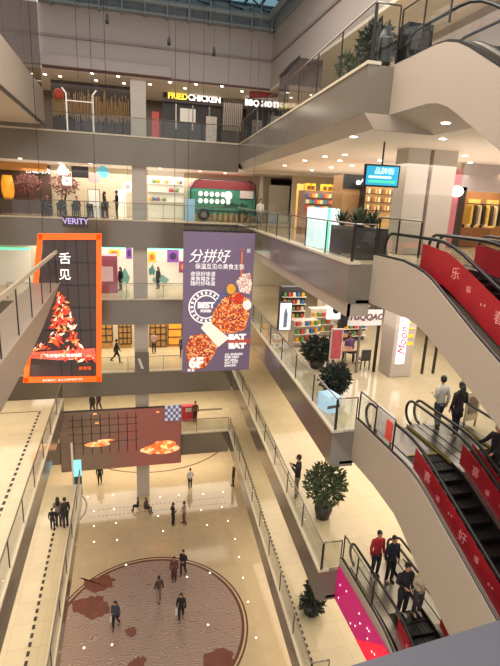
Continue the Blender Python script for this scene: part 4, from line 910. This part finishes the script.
# ================================================================== RIGHT GALLERY OF THE BUS LEVEL
def yell(u, y, z0, lab, g):
    x = on(u, 200, y)[0]; r = empty('yellow_box', (x, y, z0), 0, lab, 'box', g); MB().box(-.16, .16, 0, .3, 0, .42).build('body', mat('yellow_box_m', '#e8b820', .5, emit=.5), r); MB().box(-.1, .1, -.02, 0, .1, .3).build('mark', mat('brown_mark', '#6a4020', .5), r)
r, w, h = board('snack_counter', 303, 192, 340, 216, 26, mat('counter_mixed', '#8c6a58', .5, var=.6, scale=4, emit=.1), 'colourful snack counter under a row of yellow boxes', 'counter', t=1.0, sink=1.0)
for j in range(3):
    for i in range(12): x = -w+.15+i*(2*w-.3)/11; MB().box(x-.08, x+.08, -.15, 0, h-1.0+j*.32, h-.8+j*.32).build('packet', mat('pk%d' % ((i*3+j) % 5), ['#c04a3a', '#d8c8b0', '#3a6a9a', '#d89a30', '#5a8a50'][(i*3+j) % 5], .5, emit=.15), r)
zt = on(320, 192, 26)[2]
for u in (308, 312, 324, 329, 333, 338): yell(u, 26.1, zt, 'bright yellow box on top of the snack counter', 'yellow boxes on the snack counter')
r, w, h = board('wood_kiosk', 341, 176, 369, 214, 22, mat('kiosk_wood', '#a07a50', .5, var=.2, scale=3), 'light wood kiosk with a black name board left of the hanging screen', 'kiosk', t=1.2, sink=1.2)
MB().box(-w-.05, w+.05, -.12, 0, h-.62, h+.02).build('name_board', BLACK, r); text('lettering', 'odbo', .34, WSIGN, r, (.3, -.14, h-.3), bold=.02)
r, w, h = board('bottle_shelf', 364, 186, 399, 212, 21, mat('shelf_glow', '#b89058', .5, emit=.3, var=.4, scale=3), 'black framed shelf of lit bottles below the hanging screen', 'shelf', t=.5, sink=1.2, frame=BLACK)
for j in range(3):
    MB().box(-w, w, -.14, 0, h-.42-j*.36, h-.39-j*.36).build('shelf_board', DWOOD, r)
    for i in range(9): x = -w+.12+i*(2*w-.24)/8; MB().tube([(x, -.08, h-.39-j*.36), (x, -.08, h-.22-j*.36), (x, -.08, h-.17-j*.36)], [.05, .05, .02], 6).build('bottle', mat('bot%d' % (i % 3), ['#e8d8b0', '#8a5a3a', '#d8a860'][i % 3], .3, emit=.2), r)
MB().box(-w-.08, w+.08, -.2, .4, h+.02, h+.1).build('canopy', BLACK, r)
tv = empty('hanging_television', (on(382, 177, 15)[0], 15, on(382, 187, 15)[2]), -.12, 'hanging television with a bright cyan picture', 'television')
MB().box(-.58, .58, 0, .12, 0, .68).build('casing', BLACK, tv); MB().box(-.53, .53, -.02, 0, .05, .63).build('screen', mat('cyan_tv', '#2f9cc4', .3, emit=1.0, var=.3, scale=2), tv)
text('lettering', '品牌街', .22, mat('tv_white', '#d8f0ff', .4, emit=1.0), tv, (.05, -.03, .47)); MB().box(-.45, .45, -.03, -.02, .12, .2).build('green_bar', mat('tv_green', '#50d0a8', .4, emit=.9), tv); MB().box(-.45, .3, -.03, -.02, .26, .33).build('white_bar', MC['tv_white'], tv)
MB().tube([(0, .1, .6), (0, .1, 3.6-tv.location.z)], .03, 8).build('pole', BLACK, tv)
r, w, h = board('cosmetics_counter', 312, 211, 340, 250, 17.5, mat('glow_counter', '#cfe8ea', .4, emit=1.1, var=.15), 'brightly glowing white and cyan cosmetics counter behind the right railing', 'counter', t=.8)
r.location.z = 0.0
MB().box(-w+.5, -w+.62, -.03, 0, 0, h).build('mint_strip', MC['mint'], r)
# planter with spiky plants in the corner
def spiky(name_, loc, n, L, seed, m, par):
    rd = random.Random(seed); mb = MB()
    for i in range(n):
        A = rd.uniform(0, 2*PI); t_ = rd.uniform(.15, 1.15); l = L*rd.uniform(.7, 1.2); d = Vector((math.cos(A)*math.sin(t_), math.sin(A)*math.sin(t_), math.cos(t_))); s_ = Vector((-math.sin(A), math.cos(A), 0)); b0 = Vector(loc); e_ = b0+d*l+Vector((0, 0, -l*.15)); m_ = b0+d*l*.5+Vector((0, 0, l*.06))
        mb.add([b0-s_*.012, b0+s_*.012, m_+s_*l*.045, e_, m_-s_*l*.045], [(0, 1, 2, 4), (4, 2, 3)])
    return mb.build(name_, m, par)
p5 = empty('planter_box', (7.35, 14.6, 0), 0, 'dark planter box with spiky green plants at the gallery corner', 'planter')
MB().box(-.6, .6, -.5, 1.2, 0, .95).build('box', mat('planter_dark', '#3c3a3a', .3, var=.2), p5)
for i, (x, y) in enumerate(((-.3, -.2), (.3, .0), (0, .5), (.35, .8), (-.35, .9))): spiky('plant', (x, y, .93), 60, .75, i, mat('spiky_green', '#3f4a34', .5, var=.4, scale=5), p5)
nb = empty('framed_notice', at(397, 240, 0), .1, 'small framed notice stand behind the escalator landing', 'notice stand'); MB().box(-.02, .02, 0, .03, 0, 1.0).build('pole', STEEL, nb); MB().box(-.22, .22, -.02, .01, .85, 1.4).build('frame', WOOD, nb); MB().box(-.17, .17, -.03, -.02, .9, 1.35).build('sheet', mat('notice', '#cbbf9c', .5), nb)
MB().tube([(0, 0, 0), (0, 0, .02)], .18, 12).build('base', STEEL, nb)
# fashion shop
fs = empty('fashion_shop', (17.5, 19.5, 0), 0, 'warm lit fashion shop with wooden walls and clothes at the right edge', 'shop')
MB().box(-3.2, 3.6, 3.0, 3.1, 0, 3.3).build('back_wall', mat('shop_wood', '#9c7450', .5, var=.25, scale=2, emit=.08), fs)
MB().box(-3.25, -3.1, 0, 3.0, 0, 3.3).build('side_wall', MC['shop_wood'], fs)
MB().box(-3.3, 4.5, -.1,   .1, 2.45, 3.6).build('header', mat('header_mauve', '#a59a98', .5), fs)
MB().box(-3.3, -3.0, -.1, .2, 0, 2.6).build('door_post', DWOOD, fs)
rr = MB().tube([(-1.6, 1.6, 1.95), (1.2, 1.6, 1.95)], .03, 6).build('clothes_rail', BLACK, fs)
for i in range(12): x = -1.5+i*.23; MB().prism([(x-.02, .95), (x+.12, .95), (x+.11, 1.8), (x+.05, 1.9), (x, 1.8)], 'y', 1.35, 1.85).build('garment', mat('gar%d' % (i % 4), ['#e0c060', '#4a3a34', '#d8c8a0', '#2a2624'][i % 4], .8, emit=.1 if i % 2 == 0 else 0), rr)
MB().prism([(1.6, 0), (2.9, 0), (3.0, 1.0), (2.5, 1.9), (1.8, 1.3)], 'y', .9, 1.6).build('heaped_display', mat('heap', '#d8a850', .7, emit=.15, var=.5, scale=3), fs)
MB().box(-2.6, -.9, .6, 1.3, 0, .85).build('display_table', WOOD, fs)
for i in range(7): MB().ball((-2.4+i*.24, .9, .93), .09, 1, 1, 6, 5).build('display_item', mat('gar%d' % (i % 4), '#ccb070', .6), fs)
for x in (-2.4, -1.3, -.2, .9, 2.0): MB().box(x-.35, x+.35, 2.9, 2.98, .8, 2.2).build('wall_shelf', mat('lit_shelf', '#e0b060', .5, emit=.5, var=.6, scale=4), fs)
l = bpy.data.lights.new('fashion_shop_light', 'AREA'); l.size = 3; l.energy = 160; l.color = (1, .72, .42); lo = bpy.data.objects.new('fashion_shop_light', l); COL.objects.link(lo); lo.parent = fs; lo.location = (0, 1.2, 3.2)
pr = empty('round_logo_sign', (13.9, 19.2, 2.3), 0, 'glowing white oval sign on a pink post left of the fashion shop', 'sign'); MB().box(-.15, .15, .1, .3, -2.3, 1.0).build('post', mat('pink_post', '#b06a74', .5), pr); MB().prism([(.3*math.cos(2*PI*i/16), .1+.22*math.sin(2*PI*i/16)) for i in range(16)], 'y', 0, .08).build('disc', WLED, pr)
# ================================================================== RIGHT GALLERY, CAFE LEVEL
adtv, w, h = board('advert_screen', 279, 303, 292, 330, 21.5, mat('advert_white', '#dfe4ea', .4, emit=.9, var=.3, scale=2), 'upright white advert screen in a dark case near the banner', 'screen', t=.2, frame=BLACK, sink=.0)
MB().prism([(-w*.3, h*.1), (w*.3, h*.1), (w*.35, h*.6), (0, h*.85), (-w*.3, h*.6)], 'y', -.02, 0).build('figure_picture', mat('fig_grey', '#6f7888', .5, emit=.3), adtv)
hbd, w, h = board('hanging_board', 342, 310, 383, 326, 17, mat('hb_white', '#cfc4c0', .5, emit=.35), 'white hanging board with script lettering above the cafe tables', 'sign'); text('lettering', 'MTGQQAC', .33, mat('hb_text', '#6a4a50', .5), hbd, (0, -.02, h*.55), shear=.2, bold=.01)
MB().box(-w-.06, -w+.2, -.04, .1, -.02, h+.05).build('dark_end', BLACK, hbd)
for x in (-w+.3, w-.3): MB().tube([(x, .03, h), (x, .03, -1.8-hbd.location.z)], .015, 4).build('hanger', BLACK, hbd)
ksk = empty('kiss_sign', (11.38, 17.38, -3.75), 0, 'vertical yellow KISS letters on the pale column', 'sign')
for i, c_ in enumerate('KISS'): text('letter', c_, .34, mat('kiss_yellow', '#ffc81e', .5, emit=.7, ecol='#ffb400'), ksk, (0, 0, .9-i*.33), rot=(PI/2, PI/2, 0), bold=.004, ext=.02)
la = empty('advertising_screen', (11.0, 17.34, -4.7), 0, 'tall glowing white advert panel with pink script beside the yellow KISS letters', 'light panel')
MB().box(-.19, .19, -.02, .04, 0, 2.0).build('panel', mat('lit_advert_m', '#fff0f4', .4, emit=1.2), la); text('script', 'Moon', .5, mat('script_pink', '#c04868', .5, emit=.3), la, (.0, -.04, 1.0), rot=(PI/2, -PI/2, 0), shear=.3)
# cafe props
table(9.3, 19.2, L4, 'cafe table with two seated women below the white hanging board')
chair(8.9, 19.9, L4, .4, 'black chair left of the cafe table below the hanging board', None); chair(9.9, 19.8, L4, -.3, 'black chair right of the cafe table below the hanging board', None)
chair(10.0, 18.6, L4, PI, 'black chair in front of the cafe table nearest the column', None)
table(10.1, 21.4, L4, 'empty cafe table behind the two seated women')
P((8.95, 19.85, L4), PI*.9, 1.65, '#b88a98', '#33303a', 0, arms='bent', sit=True, hair='long', label='woman in a dusty pink top seated left at the cafe table')
P((9.85, 19.75, L4), PI*1.1, 1.65, '#6a4a78', '#2a2a38', 0, arms='bent', sit=True, hair='long', label='woman in a violet top seated right at the cafe table')
pp, w, h = board('poster_stand', 331, 330, 343, 352, 17.8, mat('poster_red', '#b04a50', .5, emit=.2, var=.5, scale=5), 'red and white poster stand left of the two seated women', 'poster stand', t=.06, frame=WHITE, sink=.3)
for i, (x, y, hx, lab) in enumerate(((9.0, 25.5, '#2e2c30', 'black merchandise shelf behind the upright advert screen'), (10.2, 24.0, '#cfc4b4', 'pale merchandise shelf in the middle of the cafe level shop'), (11.6, 23.0, '#3a3034', 'dark merchandise shelf right of the pale one'), (8.6, 22.2, '#c8b8a8', 'cream counter with red lettering beside the upright advert screen'), (11.8, 26.5, '#d8cfc0', 'white display wall at the back of the cafe level shop'))):
    s_ = empty('merchandise_shelf', (x, y, L4), .05*i, lab, 'shelf'); hh = [2.4, 1.5, 2.2, 1.3, 2.6][i]
    MB().box(-.7, .7, 0, .5, 0, hh).build('cabinet', mat('shelfc%d' % i, hx, .5, var=.2), s_)
    for j in range(int(hh/.4)):
        MB().box(-.7, .7, -.25, 0, .25+j*.4, .28+j*.4).build('shelf_board', WHITE, s_)
        for q in range(5): MB().box(-.6+q*.26, -.45+q*.26, -.2, -.05, .28+j*.4, .5+j*.4).build('goods', mat('pk%d' % ((q+j+i) % 5), '#ffffff', .5), s_)
cs = MB().prism([(.5*math.cos(2*PI*i/20), 1.5+.5*math.sin(2*PI*i/20)) for i in range(20)], 'y', -.04, .04)
cl_ = empty('round_wall_sign', (10.6, 23.2, -4.2), 0, 'white square sign with a black disc above the merchandise shelves', 'sign'); MB().box(-.5, .5, 0, .08, 0, 1.0).build('panel', MC['sign_white'], cl_); MB().prism([(.2*math.cos(2*PI*i/16), .5+.2*math.sin(2*PI*i/16)) for i in range(16)], 'y', -.02, 0).build('disc', BLACK, cl_)
# door frames right of column
dfm = empty('door_frame', (12.3, 17.6, L4), 0, 'dark narrow door frame right of the pale KISS column', 'door frame'); 
for x in (0, .55): MB().box(x, x+.08, 0, .1, 0, 3.4).build('jamb', DSTEEL, dfm)
MB().box(0, .63, 0, .1, 3.4, 3.5).build('lintel', DSTEEL, dfm)
df2 = empty('glass_partition', (10.3, 18.1, L4), 0, 'tall dark framed glass partition left of the pale column', 'partition'); MB().box(-.05, .05, 0, .1, 0, 3.5).build('post', DSTEEL, df2); MB().box(-.8, -.05, .03, .05, 0, 3.5).build('glass_pane', GLC, df2); MB().box(-.88, -.8, 0, .1, 0, 3.5).build('post', STEEL, df2)
# plants
def tree(name_, x, y, z, label, h_, rx, rz, n, pot_r, pot_h, m, seed, cat='plant', lsz=.22):
    t_ = empty(name_, (x, y, z), 0, label, cat)
    MB().loft([(0, 0, 0, pot_r*.75, pot_r*.75), (0, 0, pot_h*.6, pot_r, pot_r), (0, 0, pot_h, pot_r*.95, pot_r*.95)], 16).build('pot', mat('pot_dark', '#35322f', .4, var=.2), t_, True)
    MB().tube([(0, 0, pot_h*.8), (.03, 0, pot_h+h_*.4), (0, .03, pot_h+h_*.8)], [.05, .04, .02], 6).build('trunk', DWOOD, t_)
    leaves(n, (0, 0, pot_h+h_*.6), rx, rx, rz, lsz, seed, .15).build('foliage', m, t_)
    return t_
p = at(322, 520, L3); tree('potted_tree', p[0]+.1, p[1]+.2, L3, 'large leafy potted tree behind the railing right of the man with the phone', 1.5, .8, .75, 1200, .36, .6, LEAF, 21)
p = at(312, 614, L2); c_ = tree('potted_conifer', p[0], p[1]+.1, L2, 'small cone shaped potted tree on the lowest right walkway', 1.3, .32, .7, 900, .42, .45, LEAFD, 22, lsz=.16)
leaves(420, (0, 0, .5), .55, .55, .28, .2, 30, .2).build('ground_foliage', LEAFD, c_)
tree('potted_plant', 8.0, 19.0, L4, 'bushy dark potted plant left of the red poster stand', .7, .65, .5, 900, .35, .4, LEAFD, 23)
tree('potted_plant', 7.35, 15.6, L4, 'dark leafy potted plant behind the railing below the cafe poster stand', .6, .5, .5, 900, .3, .4, LEAFD, 24)
tree('potted_plant', 7.45, 15.2, LV[6], 'leafy potted plant behind the top right gallery railing near the corner', 1.0, .5, .6, 800, .35, .5, LEAFD, 25)
tree('potted_plant', 7.6, 17.4, LV[6], 'bare looking potted plant behind the top right railing left of the leafy one', .9, .4, .5, 260, .3, .4, LEAF, 26)
dr = empty('dark_cabinet', (8.3, 14.2, LV[6]), 0, 'black cabinet behind the plants on the top right gallery', 'cabinet'); MB().box(-.4, .4, 0, .5, 0, 1.5).build('body', BLACK, dr); MB().box(-.3, .3, -.02, 0, .8, 1.3).build('panel', mat('cab_grey', '#4a4644', .4), dr)
dr = empty('waste_bin', (6.85, 13.45, LV[6]), 0, 'black rounded waste bin at the top right gallery corner', 'bin'); MB().loft([(0, 0, 0, .16, .16), (0, 0, .7, .2, .2), (0, 0, .95, .12, .12)], 12).build('body', BLACK, dr, True); MB().tube([(0, 0, .72), (0, 0, .75)], .21, 12).build('rim', STEEL, dr)
# benches
p = at(300, 545, L2)
bn1 = empty('bench', (p[0]+.25, p[1]+.4, L2), 0, 'small red bench against the gallery edge on the lowest right walkway', 'bench'); MB().box(-.25, .25, -.6, .6, .38, .46).build('seat', RED, bn1)
for y in (-.5, .45): MB().box(-.22, .22, y, y+.06, 0, .38).build('leg', STEEL, bn1)
bn2 = empty('bench', (p[0]+.45, p[1]-1.5, L2), 0, 'grey square bench in front of the red one on the lowest right walkway', 'bench'); MB().box(-.3, .3, -.5, .5, .36, .44).build('seat', STEEL, bn2); MB().box(-.24, .24, -.42, .42, .44, .5).build('cushion', mat('bench_grey', '#8a7a70', .6), bn2)
for y in (-.45, .4): MB().box(-.26, .26, y, y+.05, 0, .36).build('leg', DSTEEL, bn2)
P((p[0]+.3, p[1]-.5, L2), PI/2, 1.6, '#1c1a1e', '#2a2428', 0, label='person in black between the red bench and the grey bench')
ps = at(467, 436, L4); pz = empty('poster_stand', (10.9, 12.6, L4), .2, 'beige framed notice stand right of the couple at the escalator', 'poster stand'); MB().box(-.3, .3, 0, .05, .25, 1.25).build('panel', mat('notice_beige', '#c8bd98', .5), pz); MB().box(-.2, .2, -.02, 0, .5, 1.1).build('picture', mat('notice_brown', '#7d6a58', .5), pz)
for x in (-.28, .24): MB().box(x, x+.04, .0, .05, 0, .25).build('leg', STEEL, pz)
# lit advert leaning inside the cafe level guard
av = empty('escalator_advert', (7.3, 11.9, L4), -PI/2+.0, 'white and red lit advert inside the glass guard beside the escalator loop', 'advert'); MB().box(-.5, .5, 0, .04, .35, 1.15).build('panel', mat('adv_pale', '#cdbfb8', .4, emit=.35, var=.4, scale=4), av); MB().box(.15, .5, -.02, 0, .35, .95).build('red_picture', mat('adv_red', '#d8483c', .4, emit=.6), av)
for x in (-.45, .4): MB().box(x, x+.04, 0, .04, 0, .35).build('leg', STEEL, av)
# cyan reflective screen behind the cafe level railing
cy = empty('floor_screen', (6.75, 14.6, L4), .2, 'pale blue glowing display cube behind the railing at the cafe level corner', 'screen'); MB().box(-.3, .2, -.3, .3, 0, .62).build('cube', mat('blue_glow', '#a8cce4', .4, emit=.9, var=.2), cy); MB().box(-.3, .2, -.32, -.3, .2, .3).build('dark_stripe', mat('stripe_slate', '#4a5a68', .4), cy)
# left side white counter
wc = empty('white_counter', (-7.0, 21.5, L3), 0, 'white counter block at the left photo edge on the left gallery', 'counter'); MB().box(-1.2, .3, -1.5, 1.5, 0, 1.0).build('body', WHITE, wc); MB().box(-1.25, .35, -1.55, 1.55, 1.0, 1.06).build('top', EDGE, wc)
# posters hung on the far railings
for (u0, v0, u1, v1, y, hx, lab) in ((135, 352, 149, 373, 33.9, '#6f665f', 'grey notice hung on the railing in front of the column'),):
    r, w, h = board('railing_notice', u0, v0, u1, v1, y, mat('rn'+hx, hx, .4), lab, 'notice', t=.03); MB().prism([(-.3, h*.7), (-.12, h*.7), (.12, h*.2), (-.05, h*.2)], 'y', -.01, 0).build('white_mark', WHITE, r)
# ================================================================== REST THINGS ON THEIR FLOORS
def ground(names, floor, lim=2.2):
    for o in [q for q in COL.objects if q.parent is None and q.name.split('.')[0] in names and 0 < q.location.z-floor < lim]:
        d = q_d = o.location.z-floor; o.location.z = floor
        for c in o.children:
            me = c.data; zs = [v.co.z for v in me.vertices]; lo = min(zs)
            if c.name.split('.')[0] in ('panel', 'frame'):
                for v in me.vertices:
                    v.co.z = v.co.z+d if v.co.z > lo+1e-4 else 0
            else: c.location.z += d
ground({'restaurant_front', 'fried_chicken_shop', 'slatted_screen', 'hotpot_shop', 'round_poster', 'promotion_banner'}, LV[6])
ground({'shop_entrance', 'blue_stand', 'bottle_shelf', 'display_shelf', 'dim_restaurant', 'menu_board', 'wood_kiosk', 'snack_counter', 'orange_menu', 'poster_stand'}, 0)
ground({'grid_door'}, LV[3], 1.2)
ground({'promotion_stand', 'amber_shop', 'beige_partition'}, LV[2], 2.2)
# place words that tell repeated lights and seats apart
ORD = ['first', 'second', 'third', 'fourth', 'fifth', 'sixth', 'seventh', 'eighth', 'ninth', 'tenth', 'eleventh', 'twelfth', 'thirteenth']
def order(group, key, word):
    bpy.context.view_layer.update()
    m = [o for o in COL.objects if o.get('group') == group]; m.sort(key=key)
    for i, o in enumerate(m): o['label'] = word % ORD[i]
def sx(o):
    c = RM.transposed() @ (o.location-Vector((0, 0, 1.6))); return c.x/-c.z
def sy(o):
    c = RM.transposed() @ (o.location-Vector((0, 0, 1.6))); return 333-FPX*c.y/-c.z
order('downlights of the topmost far ceiling', sx, 'round downlight in the topmost far ceiling, %s counted from the left')
order('downlights of the big upper right soffit', sx, 'bright round downlight in the big upper right soffit, %s from the left')
order('downlights above the right kiosks', sx, 'small downlight above the right kiosks of the bus level, %s from the left')
order('downlights above the far bus level', sx, 'small downlight in the far ceiling of the bus level, %s from the left')
order('yellow boxes on the snack counter', sx, 'bright yellow box on top of the snack counter, %s from the left')
rows = [(0, 503, 'farthest row'), (503, 519, 'second row'), (519, 534, 'third row'), (534, 550, 'fourth row'), (550, 590, 'row at mosaic top'), (590, 999, 'nearest row')]
for a_, b_, nm in rows:
    m = sorted([o for o in COL.objects if o.get('group') == 'round lights set in the ground floor' and a_ <= sy(o) < b_], key=sx)
    for i, o in enumerate(m): o['label'] = 'small round light in the ground floor, %s, %s from left' % (nm, ORD[i])
m = [o for o in COL.objects if o.get('group') == 'black chairs of the upper far restaurant']
for side in (0, 1):
    q = sorted([o for o in m if (o.location.y > 36.9) == bool(side)], key=sx)
    for i, o in enumerate(q): o['label'] = 'black dining chair on the %s side of the tables below the blossom, %s from left' % (('near', 'far')[side], ORD[i])
q = sorted([o for o in COL.objects if o.get('group') == 'tables of the upper far restaurant'], key=sx)
for i, o in enumerate(q): o['label'] = 'small square dining table below the blossom trees, %s from the left' % ORD[i]
